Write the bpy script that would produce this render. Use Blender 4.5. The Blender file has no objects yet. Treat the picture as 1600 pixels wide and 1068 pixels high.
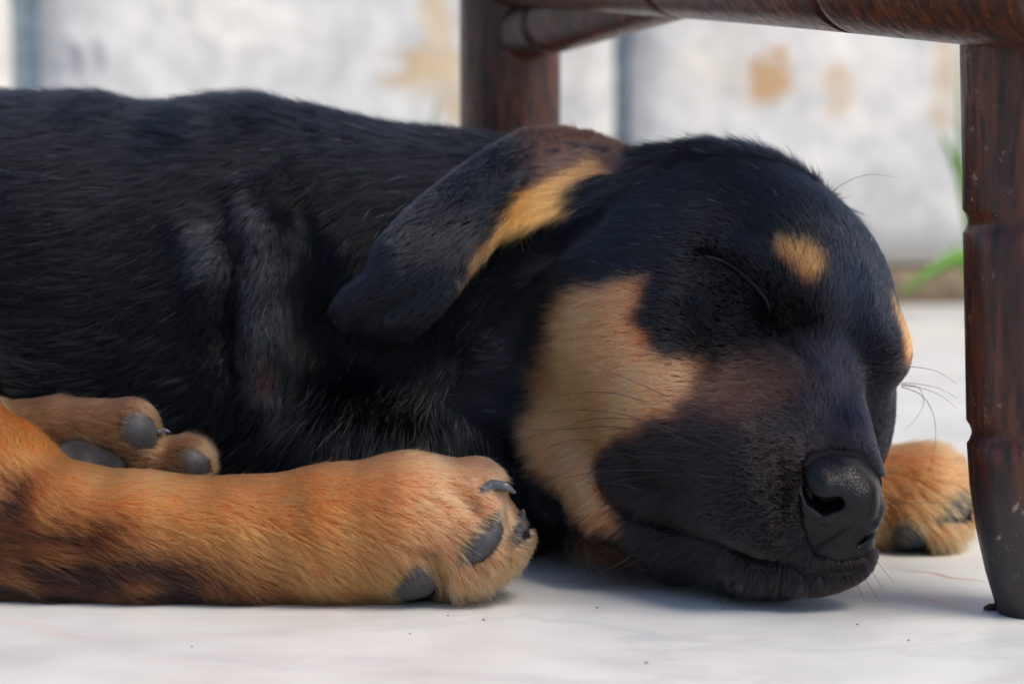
import bpy, math, random, colorsys
import numpy as np
from mathutils import Vector, Matrix
FUR = True
DENS = 1.0
rng = np.random.default_rng(7)
random.seed(7)
scene = bpy.context.scene
COL = scene.collection

# ------------------------------------------------------------------ camera, world, sun, exposure
CM = 0.01                       # everything is laid out in centimetres, the scene is in metres
FPX, PITCH = 4615.0, math.radians(5.86)
CAM = np.array([0.0, -75.0, 14.5])
FWD = np.array([0.0, math.cos(PITCH), -math.sin(PITCH)])
UPV = np.array([0.0, math.sin(PITCH), math.cos(PITCH)])
cam_data = bpy.data.cameras.new('camera')
cam = bpy.data.objects.new('camera', cam_data); COL.objects.link(cam)
cam.location = CAM * CM
cam.rotation_euler = (math.radians(90) - PITCH, 0, 0)
cam_data.sensor_width = 36.0
cam_data.lens = 36.0 * FPX / 1600.0
cam_data.clip_start, cam_data.clip_end = 0.02, 60.0
cam_data.dof.use_dof = True
cam_data.dof.focus_distance = 0.765
cam_data.dof.aperture_fstop = 13.0
scene.camera = cam

world = bpy.data.worlds.new('World'); scene.world = world; world.use_nodes = True
wn = world.node_tree.nodes; wl = world.node_tree.links
sky = wn.new('ShaderNodeTexSky'); sky.sky_type = 'NISHITA'; sky.sun_disc = False
SUN_EL, SUN_AZ = math.radians(56), math.radians(122)    # azimuth from +Y (behind the puppy) towards +X
sky.sun_elevation = SUN_EL; sky.sun_rotation = SUN_AZ
sky.air_density = 1.0; sky.dust_density = 1.6; sky.ozone_density = 2.0
bg = wn['Background']; wl.new(sky.outputs[0], bg.inputs[0]); bg.inputs[1].default_value = 0.15
sun_d = bpy.data.lights.new('sun', 'SUN'); sun = bpy.data.objects.new('sun', sun_d); COL.objects.link(sun)
sun_d.energy = 2.4; sun_d.angle = math.radians(32); sun_d.color = (1.0, 0.91, 0.77)
sd = Vector((math.sin(SUN_AZ) * math.cos(SUN_EL), math.cos(SUN_AZ) * math.cos(SUN_EL), math.sin(SUN_EL)))
sun.rotation_euler = (-sd).to_track_quat('-Z', 'Y').to_euler()
scene.view_settings.view_transform = 'Standard'; scene.view_settings.look = 'None'
scene.view_settings.gamma = 1.0; scene.view_settings.use_curve_mapping = False
scene.view_settings.exposure = 0.6
try:
    scene.cycles.max_bounces = 8; scene.cycles.diffuse_bounces = 3; scene.cycles.glossy_bounces = 4
    scene.cycles.transmission_bounces = 6; scene.cycles.caustics_reflective = False; scene.cycles.caustics_refractive = False
    scene.cycles_curves.shape = 'RIBBONS'; scene.cycles_curves.subdivisions = 2
except Exception: pass

# ------------------------------------------------------------------ helpers
def ray(px, py):
    return FWD + np.array([1., 0, 0]) * ((px - 800) / FPX) + UPV * ((534 - py) / FPX)
def at(px, py, Y):
    d = ray(px, py); return CAM + d * ((Y - CAM[1]) / d[1])
def project(X):
    v = X - CAM; z = v @ FWD
    return 800 + FPX * v[..., 0] / z, 534 - FPX * (v @ UPV) / z
def cmpx(r, Y):                   # a length in picture pixels at depth Y, in cm
    return r * (Y + 75) / FPX

def tag(o, label=None, cat=None, group=None, kind=None):
    for k, v in (('label', label), ('category', cat), ('group', group), ('kind', kind)):
        if v: o[k] = v
    return o
def empty(name, loc=(0, 0, 0)):
    o = bpy.data.objects.new(name, None); COL.objects.link(o); o.location = loc; o.empty_display_size = 0.02; return o
def mesh_obj(name, V, Fc, mat=None, parent=None, smooth=True):
    me = bpy.data.meshes.new(name); V = np.asarray(V, float) * CM
    base = np.zeros(3) if parent is None else np.array(parent.matrix_world.translation if parent.parent is None else parent.location)
    me.from_pydata([tuple(v) for v in V], [], [tuple(int(i) for i in f) for f in Fc]) if not isinstance(Fc, np.ndarray) else fast_mesh(me, V, Fc)
    o = bpy.data.objects.new(name, me); COL.objects.link(o)
    if parent is not None:
        o.parent = parent; o.matrix_parent_inverse = Matrix.Translation(-Vector(world_loc(parent)))
    if mat: me.materials.append(mat)
    if smooth: me.polygons.foreach_set('use_smooth', np.ones(len(me.polygons), bool))
    return o
def world_loc(o):
    v = Vector(o.location)
    return v
def fast_mesh(me, V, Q):
    n = Q.shape[1]
    me.vertices.add(len(V)); me.vertices.foreach_set('co', V.astype(np.float32).ravel())
    me.loops.add(Q.size); me.loops.foreach_set('vertex_index', Q.astype(np.int32).ravel())
    me.polygons.add(len(Q)); me.polygons.foreach_set('loop_start', np.arange(0, Q.size, n, dtype=np.int32))
    try: me.polygons.foreach_set('loop_total', np.full(len(Q), n, dtype=np.int32))
    except Exception: pass
    me.update(calc_edges=True)

def tube(points, radii, n=8, cap=True):
    P = np.array(points, float); R = np.array(radii, float); V = []; Fc = []
    T = np.gradient(P, axis=0); T /= np.linalg.norm(T, axis=1)[:, None]
    a = np.array([0, 0, 1.]) if abs(T[0][2]) < .9 else np.array([1., 0, 0])
    u = np.cross(T[0], a); u /= np.linalg.norm(u)
    for i in range(len(P)):
        u = u - T[i] * (u @ T[i]); u /= np.linalg.norm(u); w = np.cross(T[i], u)
        for k in range(n):
            t = 2 * math.pi * k / n
            V.append(P[i] + R[i] * (u * math.cos(t) + w * math.sin(t)))
    for i in range(len(P) - 1):
        for k in range(n):
            Fc.append((i * n + k, i * n + (k + 1) % n, (i + 1) * n + (k + 1) % n, (i + 1) * n + k))
    if cap:
        Fc.append(tuple(range(n))[::-1]); Fc.append(tuple((len(P) - 1) * n + k for k in range(n)))
    return V, Fc

# ------------------------------------------------------------------ materials
def mat(name):
    m = bpy.data.materials.new(name); m.use_nodes = True
    nt = m.node_tree; nt.nodes.clear(); out = nt.nodes.new('ShaderNodeOutputMaterial')
    return m, nt, out
class N:
    def __init__(s, nt): s.nt = nt
    def __call__(s, t, ins=None, **kw):
        n = s.nt.nodes.new('ShaderNode' + t)
        for k, v in kw.items(): setattr(n, k, v)
        for k, v in (ins or {}).items():
            if hasattr(v, 'links') or isinstance(v, bpy.types.NodeSocket): s.nt.links.new(v, n.inputs[k])
            else: n.inputs[k].default_value = v
        return n
    def ramp(s, fac, stops):
        n = s.nt.nodes.new('ShaderNodeValToRGB'); el = n.color_ramp.elements
        while len(el) < len(stops): el.new(0.5)
        for e, (p, c) in zip(el, stops):
            e.position = p; e.color = tuple(c) + ((1,) if len(c) == 3 else ())
        s.nt.links.new(fac, n.inputs[0]); return n.outputs[0]
    def mix(s, fac, a, b, mode='MIX'):
        n = s.nt.nodes.new('ShaderNodeMix'); n.data_type = 'RGBA'; n.blend_type = mode
        for idx, v in ((0, fac), (6, a), (7, b)):
            if isinstance(v, bpy.types.NodeSocket): s.nt.links.new(v, n.inputs[idx])
            else: n.inputs[idx].default_value = v if idx == 0 else (tuple(v) + (1,) if len(v) == 3 else v)
        return n.outputs[2]
    def math(s, op, a, b=0.0):
        n = s.nt.nodes.new('ShaderNodeMath'); n.operation = op
        for i, v in enumerate((a, b)):
            if isinstance(v, bpy.types.NodeSocket): s.nt.links.new(v, n.inputs[i])
            else: n.inputs[i].default_value = v
        return n.outputs[0]

def plain(name, col, rough=.5, bump=0, bscale=400, spec=.5, coat=0, var=.3):
    m, nt, out = mat(name); n = N(nt)
    tc = n('TexCoord').outputs['Object']
    nz = n('TexNoise', {'Vector': tc, 'Scale': bscale, 'Detail': 4.0}).outputs['Fac']
    c2 = tuple(c * (1 - var) for c in col); c3 = tuple(min(1, c * (1 + var)) for c in col)
    cc = n.ramp(nz, [(.3, c2), (.7, c3)])
    p = n('BsdfPrincipled', {'Base Color': cc, 'Roughness': rough, 'Specular IOR Level': spec, 'Coat Weight': coat})
    if bump:
        b = n('Bump', {'Height': nz, 'Strength': bump, 'Distance': .0004}); nt.links.new(b.outputs[0], p.inputs['Normal'])
    nt.links.new(p.outputs[0], out.inputs[0]); return m

# marble floor
def marble():
    m, nt, out = mat('marble'); n = N(nt)
    tc = n('TexCoord').outputs['Object']
    w = n('TexNoise', {'Vector': tc, 'Scale': 5.0, 'Detail': 5.0, 'Roughness': .6})
    c = n.ramp(w.outputs['Fac'], [(.3, (.44, .445, .44)), (.5, (.54, .535, .515)), (.7, (.63, .61, .58))])
    w2 = n('TexNoise', {'Vector': tc, 'Scale': 26.0, 'Detail': 5.0})
    c = n.mix(.3, c, n.ramp(w2.outputs['Fac'], [(.35, (.66, .66, .66)), (.65, (.92, .92, .91))]), 'MULTIPLY')
    # warm and grey veins running across
    mp = n('Mapping', {'Vector': tc, 'Rotation': (0, 0, .5), 'Scale': (3, 6, 1)})
    dn = n('TexNoise', {'Vector': mp.outputs[0], 'Scale': 2.6, 'Detail': 7.0, 'Roughness': .62, 'Distortion': .8}).outputs['Fac']
    vein = n.math('ABSOLUTE', n.math('SUBTRACT', dn, .5))
    vm = n.ramp(vein, [(0.0, (.75,) * 3), (.012, (.35,) * 3), (.045, (0,) * 3)])
    reg = n.ramp(n('TexNoise', {'Vector': tc, 'Scale': 6.0, 'Detail': 1.0}).outputs['Fac'], [(.42, (0,) * 3), (.6, (1,) * 3)])
    vcol = n.mix(n.ramp(n('TexNoise', {'Vector': tc, 'Scale': 9.0}).outputs['Fac'], [(.4, (0,) * 3), (.6, (1,) * 3)]), (.42, .30, .22), (.36, .37, .42))
    c = n.mix(n.math('MULTIPLY', n.math('MULTIPLY', vm, reg), .7), c, vcol)
    # broad warm clouding
    c = n.mix(n.ramp(n('TexNoise', {'Vector': mp.outputs[0], 'Scale': .9, 'Detail': 3.0}).outputs['Fac'], [(.5, (0,) * 3), (.75, (.35,) * 3)]), c, (.70, .60, .50))
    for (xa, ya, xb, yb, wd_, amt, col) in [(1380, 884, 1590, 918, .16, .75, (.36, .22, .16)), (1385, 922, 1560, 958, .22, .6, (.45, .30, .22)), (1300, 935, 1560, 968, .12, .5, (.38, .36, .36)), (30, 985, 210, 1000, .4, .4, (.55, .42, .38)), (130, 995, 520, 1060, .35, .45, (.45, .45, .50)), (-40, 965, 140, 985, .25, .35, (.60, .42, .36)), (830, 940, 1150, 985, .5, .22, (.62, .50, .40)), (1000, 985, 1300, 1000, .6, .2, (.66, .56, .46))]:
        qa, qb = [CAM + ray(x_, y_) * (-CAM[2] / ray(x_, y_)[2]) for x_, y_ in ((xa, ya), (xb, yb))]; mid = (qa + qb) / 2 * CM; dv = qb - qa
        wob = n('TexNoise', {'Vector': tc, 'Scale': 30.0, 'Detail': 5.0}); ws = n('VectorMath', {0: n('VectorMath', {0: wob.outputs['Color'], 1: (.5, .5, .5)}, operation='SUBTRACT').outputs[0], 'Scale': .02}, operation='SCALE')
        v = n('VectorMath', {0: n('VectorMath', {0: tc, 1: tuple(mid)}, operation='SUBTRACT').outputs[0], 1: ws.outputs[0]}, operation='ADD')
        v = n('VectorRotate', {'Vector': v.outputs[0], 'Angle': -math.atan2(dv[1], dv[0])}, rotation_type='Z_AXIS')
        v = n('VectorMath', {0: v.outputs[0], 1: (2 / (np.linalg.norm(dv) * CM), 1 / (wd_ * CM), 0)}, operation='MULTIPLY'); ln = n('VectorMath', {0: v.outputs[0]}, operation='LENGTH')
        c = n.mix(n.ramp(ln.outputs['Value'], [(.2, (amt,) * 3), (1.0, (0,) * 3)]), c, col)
    # dust specks
    vo = n('TexVoronoi', {'Vector': tc, 'Scale': 55.0})
    sp = n.ramp(vo.outputs['Distance'], [(.02, (1,) * 3), (.04, (0,) * 3)])
    c = n.mix(n.math('MULTIPLY', sp, .6), c, (.2, .2, .2))
    rr = n.ramp(w2.outputs['Fac'], [(.3, (.30,) * 3), (.7, (.5,) * 3)])
    b = n('Bump', {'Height': w2.outputs['Fac'], 'Strength': .15, 'Distance': .0008})
    p = n('BsdfPrincipled', {'Base Color': c, 'Roughness': rr, 'Normal': b.outputs[0], 'Specular IOR Level': .4})
    nt.links.new(p.outputs[0], out.inputs[0]); return m

def whitewash():
    m, nt, out = mat('whitewashed_stone'); n = N(nt)
    tc = n('TexCoord').outputs['Object']
    w = n('TexNoise', {'Vector': tc, 'Scale': 9.0, 'Detail': 6.0, 'Roughness': .65})
    c = n.ramp(w.outputs['Fac'], [(.3, (.47, .45, .43)), (.5, (.68, .65, .61)), (.68, (.82, .76, .68))])
    w2 = n('TexNoise', {'Vector': tc, 'Scale': 60.0, 'Detail': 5.0})
    c = n.mix(.5, c, n.ramp(w2.outputs['Fac'], [(.32, (.62, .62, .66)), (.6, (1, 1, 1))]), 'MULTIPLY')
    for (x, z, sx, sz, amt, col) in STAINS:
        mp = n('Mapping', {'Vector': tc, 'Location': (-x, 0, -z)})
        ds = n('Mapping', {'Vector': mp.outputs[0], 'Scale': (1 / sx, 0, 1 / sz)})
        nz = n('TexNoise', {'Vector': tc, 'Scale': 45.0, 'Detail': 5.0})
        wob = n('VectorMath', {0: nz.outputs['Color'], 1: (.5, .5, .5)}, operation='SUBTRACT')
        wob2 = n('VectorMath', {0: wob.outputs[0], 'Scale': 3.4}, operation='SCALE')
        v = n('VectorMath', {0: ds.outputs[0], 1: wob2.outputs[0]}, operation='ADD')
        mz = n('VectorMath', {0: v.outputs[0], 1: (1, 0, 1)}, operation='MULTIPLY')
        ln = n('VectorMath', {0: mz.outputs[0]}, operation='LENGTH')
        f = n.ramp(ln.outputs['Value'], [(.35, (amt,) * 3), (1.0, (0,) * 3)])
        c = n.mix(f, c, col)
    b = n('Bump', {'Height': w.outputs['Fac'], 'Strength': .5, 'Distance': .01})
    b2 = n('Bump', {'Height': w2.outputs['Fac'], 'Strength': .4, 'Distance': .003, 'Normal': b.outputs[0]})
    p = n('BsdfPrincipled', {'Base Color': c, 'Roughness': .9, 'Normal': b2.outputs[0], 'Specular IOR Level': .15})
    nt.links.new(p.outputs[0], out.inputs[0]); return m

def varnish():
    m, nt, out = mat('varnished_wood'); n = N(nt)
    tc = n('TexCoord').outputs['Object']
    mp = n('Mapping', {'Vector': tc, 'Scale': (1, 1, .16)})
    g = n('TexNoise', {'Vector': mp.outputs[0], 'Scale': 420.0, 'Detail': 6.0, 'Roughness': .6}).outputs['Fac']
    big = n('TexNoise', {'Vector': mp.outputs[0], 'Scale': 90.0, 'Detail': 4.0}).outputs['Fac']
    c = n.ramp(big, [(.32, (.06, .015, .009)), (.5, (.20, .045, .018)), (.68, (.34, .090, .032))])
    c = n.mix(n.ramp(g, [(.38, (0,) * 3), (.6, (.38,) * 3)]), (.018, .008, .006), c)
    # worn specks where the varnish is scuffed, and a black foot
    sc = n('TexNoise', {'Vector': tc, 'Scale': 260.0, 'Detail': 5.0, 'Roughness': .7}).outputs['Fac']
    scr = n.ramp(sc, [(.62, (0,) * 3), (.69, (1,) * 3)])
    patch = n.ramp(n('TexNoise', {'Vector': tc, 'Scale': 50.0}).outputs['Fac'], [(.42, (0,) * 3), (.58, (1,) * 3)])
    c = n.mix(n.math('MULTIPLY', n.math('MULTIPLY', scr, patch), .75), c, (.32, .20, .13))
    sx = n('SeparateXYZ', {'Vector': tc}).outputs['Z']
    foot = n.ramp(n.math('ADD', sx, n.math('MULTIPLY', big, .01)), [(.03, (1,) * 3), (.045, (0,) * 3)])
    c = n.mix(n.math('MULTIPLY', foot, .85), c, n.mix(n.math('MULTIPLY', scr, 1.0), (.030, .027, .027), (.25, .22, .18)))
    rr = n.ramp(g, [(.3, (.5,) * 3), (.7, (.28,) * 3)])
    b = n('Bump', {'Height': g, 'Strength': .25, 'Distance': .0004})
    b2 = n('Bump', {'Height': n('TexNoise', {'Vector': tc, 'Scale': 150.0, 'Detail': 3.0}).outputs['Fac'], 'Strength': .3, 'Distance': .0012, 'Normal': b.outputs[0]})
    p = n('BsdfPrincipled', {'Base Color': c, 'Roughness': rr, 'Normal': b2.outputs[0], 'Specular IOR Level': .32, 'Coat Weight': .07, 'Coat Roughness': .2})
    nt.links.new(p.outputs[0], out.inputs[0]); return m

# ------------------------------------------------------------------ setting: floor, wall
WALL_Y = 87.0
def wx(px): return at(px, 200, WALL_Y)[0] * CM
def wz(py): return at(800, py, WALL_Y)[2] * CM
STAINS = [(wx(1207), wz(125), .016, .015, .85, (.50, .28, .11)), (wx(1302), wz(127), .011, .010, .55, (.55, .34, .16)),
          (wx(1315), wz(165), .010, .012, .5, (.58, .38, .2)), (wx(1470), wz(110), .009, .045, .6, (.58, .40, .22)),
          (wx(645), wz(105), .018, .012, .7, (.52, .34, .16)), (wx(690), wz(60), .018, .09, .75, (.60, .43, .25)),
          (wx(125), wz(92), .006, .012, .75, (.22, .20, .25)), (wx(160), wz(86), .004, .012, .6, (.24, .22, .28)),
          (wx(1110), wz(80), .035, .04, .25, (.66, .52, .36)), (wx(905), wz(100), .006, .02, .4, (.5, .42, .36)),
          (wx(100), wz(105), .012, .003, .5, (.3, .28, .32))]

def grid_plane(name, x0, x1, y0, y1, z, mat_, nx=60, ny=60, kind='structure'):
    X, Y = np.meshgrid(np.linspace(x0, x1, nx + 1), np.linspace(y0, y1, ny + 1))
    V = np.stack([X.ravel(), Y.ravel(), np.full(X.size, z)], 1)
    i = np.arange(nx * ny); r = i // nx; c = i % nx; a = r * (nx + 1) + c
    o = mesh_obj(name, V, np.stack([a, a + 1, a + nx + 2, a + nx + 1], 1), mat_)
    o['kind'] = kind; return o
M_marble = marble()
floor = grid_plane('floor', -420, 420, -300, WALL_Y + 1.5, 0, M_marble, 20, 20)
M_wash = whitewash()
M_joint = plain('grey_joint', (.27, .32, .35), .85, .5, 80, .2)
M_dirt = plain('dirt', (.20, .15, .10), .95, 1.0, 150, .1)

def slab(name, x0, x1, z0, z1, ynear, thick, mat_, parent=None, seed=0, bev=.5, amp=.12):
    """a slab of stone with softened, slightly uneven edges and face"""
    r = np.random.default_rng(seed); nx = max(8, int((x1 - x0) / 1.5)); nz = max(8, int((z1 - z0) / 1.5))
    nx, nz = min(nx, 70), min(nz, 60)
    xs = np.linspace(x0, x1, nx); zs = np.linspace(z0, z1, nz)
    X, Z = np.meshgrid(xs, zs); ph = r.uniform(0, 6, 8)
    Y = amp * (np.sin(X * .21 + ph[0]) * np.sin(Z * .27 + ph[1]) + .5 * np.sin(X * .71 + ph[2] + np.sin(Z * .5)) * np.sin(Z * .83 + ph[3]))
    e = np.minimum(np.minimum(X - x0, x1 - X), np.minimum(Z - z0, z1 - Z)); Y = ynear + Y * .6 + bev * np.clip(1 - e / 1.2, 0, 1) ** 2
    X = X + (e < .01) * .05 * np.sin(Z * .9 + ph[4])
    V = np.stack([X.ravel(), Y.ravel(), Z.ravel()], 1); B = V.copy(); B[:, 1] = ynear + thick
    n0 = len(V); V = np.r_[V, B]; Q = []
    for j in range(nz - 1):
        for i in range(nx - 1):
            a = j * nx + i; Q.append((a, a + 1, a + nx + 1, a + nx)); Q.append((n0 + a, n0 + a + nx, n0 + a + nx + 1, n0 + a + 1))
    bd = [i for i in range(nx)] + [j * nx + nx - 1 for j in range(1, nz)] + [(nz - 1) * nx + i for i in range(nx - 2, -1, -1)] + [j * nx for j in range(nz - 2, 0, -1)]
    for a, b in zip(bd, bd[1:] + bd[:1]): Q.append((a, n0 + a, n0 + b, b))
    return mesh_obj(name, V, Q, mat_, parent)
wall = empty('wall', (0, WALL_Y * CM, 0))
tag(wall, 'whitewashed stone slab wall stained with rust behind the sleeping puppy', 'wall')
xl0, xl1 = wx(17) / CM, wx(64) / CM; xr0, xr1 = wx(958) / CM, wx(986) / CM
slab('wall_slab', -150, xl0, 2.2, 78, WALL_Y - .6, 6, M_wash, wall, 1)
slab('wall_slab', xl1, xr0, 2.2, 78, WALL_Y - .6, 6, M_wash, wall, 2)
slab('wall_slab', xr1, 62, 2.2, 78, WALL_Y - .6, 6, M_wash, wall, 3)
slab('wall_slab', 63.2, 170, 2.2, 78, WALL_Y - .6, 6, M_wash, wall, 4)
V, Q = [], []
slab('mortar', -150, 170, .0, 80, WALL_Y + .8, 4.5, M_joint, wall, 5, amp=.1)
slab('footing', -150, 170, -.5, 2.0, WALL_Y - .9, 3, M_dirt, wall, 6, bev=.4, amp=.5)

# ------------------------------------------------------------------ stool of turned, varnished wood
M_wood = varnish()
def lathe_path(a, b, prof, n=40, bend=None):
    """turned piece from a to b; prof = [(t, radius)]"""
    a, b = np.array(a, float), np.array(b, float); L = np.linalg.norm(b - a); ts = []
    T = [p[0] for p in prof]; R = [p[1] for p in prof]
    tt = np.unique(np.r_[np.linspace(0, 1, 50), T]); rr = np.interp(tt, T, R)
    pts = [a + (b - a) * t for t in tt]
    if bend is not None: pts = [p + np.array(bend) * math.sin(math.pi * t) for p, t in zip(pts, tt)]
    return tube(pts, rr, n)
def grooves(L, base, gs, w=.22, d=.14):
    """profile radius base(t) with ring grooves at the distances gs (cm)"""
    s = [0, L]
    for g in gs: s += [g - w * 1.5, g - w, g - w * .35, g, g + w * .35, g + w, g + w * 1.5]
    s = sorted(x for x in s if 0 <= x <= L); s = sorted(set(s + list(np.linspace(0, L, 30))))
    out = []
    for x in s:
        r = base(x)
        for g in gs:
            q = abs(x - g)
            if q < w * 1.5: r -= d * (1 - (q / (w * 1.5)) ** 1.5) ** .8 if q < w * 1.5 else 0
        out.append((x / L, r))
    return out
stool = empty('stool', (at(1600, 960, -1)[0] * CM, -.01, 0))
tag(stool, 'dark brown varnished wooden stool with turned legs standing beside the puppy', 'stool')
LY = -1.0; RL = 1.78
def leg_r(foot):
    def f(z):
        if z < foot: return .85 * RL - .0 + 0 * z if z < .01 else RL * (.56 + .44 * math.sin(min(1, z / foot) * math.pi / 2) ** .8)
        return RL
    return f
f0 = at(1625, 970, LY); f0[2] = 0; f1 = at(1612, 60, LY)
zs = [at(1600, y, LY)[2] for y in (672, 343, 70)]
Lc = 32.0; d = (f1 - f0) / f1[2]; top = f0 + d * Lc
lb = lambda z: RL * (.60 + .40 * (1 - (1 - min(1, z / 4.6)) ** 2.0))
V, Q = lathe_path(f0, top, grooves(Lc, lb, [zs[0], zs[1], 24.5], .20, .13)); mesh_obj('leg', V, Q, M_wood, stool)
AY = 25.0
a0 = at(797, 200, AY); a1 = at(797, 60, AY); a1[0] = a0[0]; a0[2] = 0
V, Q = lathe_path((a0[0], AY, 0), (a0[0], AY, 32), grooves(32, lambda z: 1.70 * min(1, .6 + z / 8), [5, 9.5, 22], .2, .13)); mesh_obj('leg', V, Q, M_wood, stool)
# rungs: one from the near leg to the far leg, one from the far leg towards the right
rc = at(1700, -20, -6.5); ra = at(780, -66, AY)
V, Q = lathe_path(rc, ra, grooves(np.linalg.norm(ra - rc), lambda z: 1.62, [10.3, 20.5], .14, .09), bend=(0, 0, .12)); mesh_obj('rung', V, Q, M_wood, stool)
rb = at(1500, -150, 4); ra2 = at(812, 52, AY - .9)
V, Q = lathe_path(ra2, rb, grooves(np.linalg.norm(rb - ra2), lambda z: 1.0, [2.1, 10.0], .13, .09)); mesh_obj('rung', V, Q, M_wood, stool)

# ------------------------------------------------------------------ the puppy: an implicit surface evaluated on a voxel grid
class Field:
    def __init__(s, lo, hi, h):
        s.lo = np.array(lo, float); s.h = h
        s.ax = [np.arange(lo[i], hi[i], h, dtype=np.float32) for i in range(3)]
        s.F = np.full([len(a) for a in s.ax], 3.0, np.float32)
    def box(s, lo, hi):
        sl, g = [], []
        for i in range(3):
            a = int(np.clip((lo[i] - s.lo[i]) / s.h, 0, len(s.ax[i]) - 1)); b = int(np.clip((hi[i] - s.lo[i]) / s.h + 2, a + 1, len(s.ax[i])))
            sl.append(slice(a, b)); g.append(s.ax[i][a:b])
        return tuple(sl), g[0][:, None, None], g[1][None, :, None], g[2][None, None, :]
    def apply(s, sl, d, k, op):
        A = s.F[sl]; d = d.astype(np.float32)
        if op == 'u':
            h = np.clip(k - np.abs(A - d), 0, None) / k; s.F[sl] = np.minimum(A, d) - h * h * k * .25
        elif op == 's':                                    # subtract
            d = -d; h = np.clip(k - np.abs(A - d), 0, None) / k; s.F[sl] = np.maximum(A, d) + h * h * k * .25
    def ell(s, c, r, R=None, k=.6, op='u'):
        c = np.array(c, float); r = np.array(r, float); m = (.8 + k) if op == 'u' else k
        ext = r if R is None else np.sqrt(((np.array(R) * r) ** 2).sum(1))
        sl, X, Y, Z = s.box(c - ext - m, c + ext + m); X = X - np.float32(c[0]); Y = Y - np.float32(c[1]); Z = Z - np.float32(c[2])
        if R is not None:
            R = np.array(R, np.float32)                     # columns are the local axes
            X, Y, Z = (R[0, 0] * X + R[1, 0] * Y + R[2, 0] * Z), (R[0, 1] * X + R[1, 1] * Y + R[2, 1] * Z), (R[0, 2] * X + R[1, 2] * Y + R[2, 2] * Z)
        r = r.astype(np.float32)
        k0 = np.sqrt((X / r[0]) ** 2 + (Y / r[1]) ** 2 + (Z / r[2]) ** 2); k1 = np.sqrt((X / r[0] ** 2) ** 2 + (Y / r[1] ** 2) ** 2 + (Z / r[2] ** 2) ** 2) + 1e-6
        s.apply(sl, k0 * (k0 - 1) / k1, k, op)
    def cone(s, a, b, ra, rb, k=.5, op='u'):
        a, b = np.array(a, float), np.array(b, float); m = max(ra, rb) + (.8 if op == 'u' else .2) + k
        sl, X, Y, Z = s.box(np.minimum(a, b) - m, np.maximum(a, b) + m); d = b - a; L2 = d @ d + 1e-9
        X = X - np.float32(a[0]); Y = Y - np.float32(a[1]); Z = Z - np.float32(a[2])
        t = np.clip((X * d[0] + Y * d[1] + Z * d[2]) / L2, 0, 1)
        q = np.sqrt((X - t * d[0]) ** 2 + (Y - t * d[1]) ** 2 + (Z - t * d[2]) ** 2) - (ra + (rb - ra) * t)
        s.apply(sl, q, k, op)
    def path(s, P, r, k=.3, op='u'):
        r = np.broadcast_to(np.asarray(r, float), (len(P),))
        for i in range(len(P) - 1): s.cone(P[i], P[i + 1], r[i], r[i + 1], k, op)
    def sample(s, P):
        q = (P - s.lo) / s.h; i = np.floor(q).astype(int); f = q - i
        for a in range(3): i[..., a] = np.clip(i[..., a], 0, s.F.shape[a] - 2)
        out = 0
        for dx in (0, 1):
            for dy in (0, 1):
                for dz in (0, 1):
                    w = (f[..., 0] if dx else 1 - f[..., 0]) * (f[..., 1] if dy else 1 - f[..., 1]) * (f[..., 2] if dz else 1 - f[..., 2])
                    out = out + w * s.F[i[..., 0] + dx, i[..., 1] + dy, i[..., 2] + dz]
        return out
    def surf(s, px, py, y0=-7, y1=20):
        """first surface point on the line of sight through (px, py)"""
        Ys = np.arange(y0, y1, .05); P = np.array([at(px, py, y) for y in Ys]); v = s.sample(P)
        i = np.argmax(v < 0)
        if v[i] >= 0: return P[np.argmin(v)]
        if i == 0: return P[0]
        t = v[i - 1] / (v[i - 1] - v[i]); return P[i - 1] * (1 - t) + P[i] * t
    def mesh(s):
        F = s.F; S = F < 0
        nx, ny, nz = F.shape; c = np.zeros((nx - 1, ny - 1, nz - 1), np.uint8)
        for dx in (0, 1):
            for dy in (0, 1):
                for dz in (0, 1): c += S[dx:nx - 1 + dx, dy:ny - 1 + dy, dz:nz - 1 + dz]
        act = np.argwhere((c > 0) & (c < 8)); idx = np.full(c.shape, -1, np.int32); idx[tuple(act.T)] = np.arange(len(act))
        corners = np.array([(a, b, d) for a in (0, 1) for b in (0, 1) for d in (0, 1)])
        val = np.stack([F[tuple((act + o).T)] for o in corners], 1)
        acc = np.zeros((len(act), 3)); cnt = np.zeros(len(act))
        for i in range(8):
            for j in range(i + 1, 8):
                if np.abs(corners[i] - corners[j]).sum() != 1: continue
                a, b = val[:, i], val[:, j]; m = (a < 0) != (b < 0); t = np.where(m, a / np.where(m, a - b, 1), 0)
                p = corners[i] + t[:, None] * (corners[j] - corners[i]); acc += p * m[:, None]; cnt += m
        V = s.lo + (act + acc / cnt[:, None]) * s.h; Q = []
        for ax in range(3):
            lo_ = [slice(1, -1)] * 3; lo_[ax] = slice(0, -1); hi_ = [slice(1, -1)] * 3; hi_[ax] = slice(1, None)
            A = S[tuple(lo_)]; B = S[tuple(hi_)]; e = np.argwhere(A != B); inside = A[tuple(e.T)]
            off = np.array([1, 1, 1]); off[ax] = 0; e = e + off
            u, w = [(1, 2), (2, 0), (0, 1)][ax]; U = np.eye(3, dtype=int)[u]; W = np.eye(3, dtype=int)[w]
            q = np.stack([idx[tuple((e - U - W).T)], idx[tuple((e - W).T)], idx[tuple(e.T)], idx[tuple((e - U).T)]], 1)
            q = np.where(inside[:, None], q, q[:, ::-1]); Q.append(q)
        Q = np.concatenate(Q); Q = Q[(Q >= 0).all(1)]; return V, Q

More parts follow.
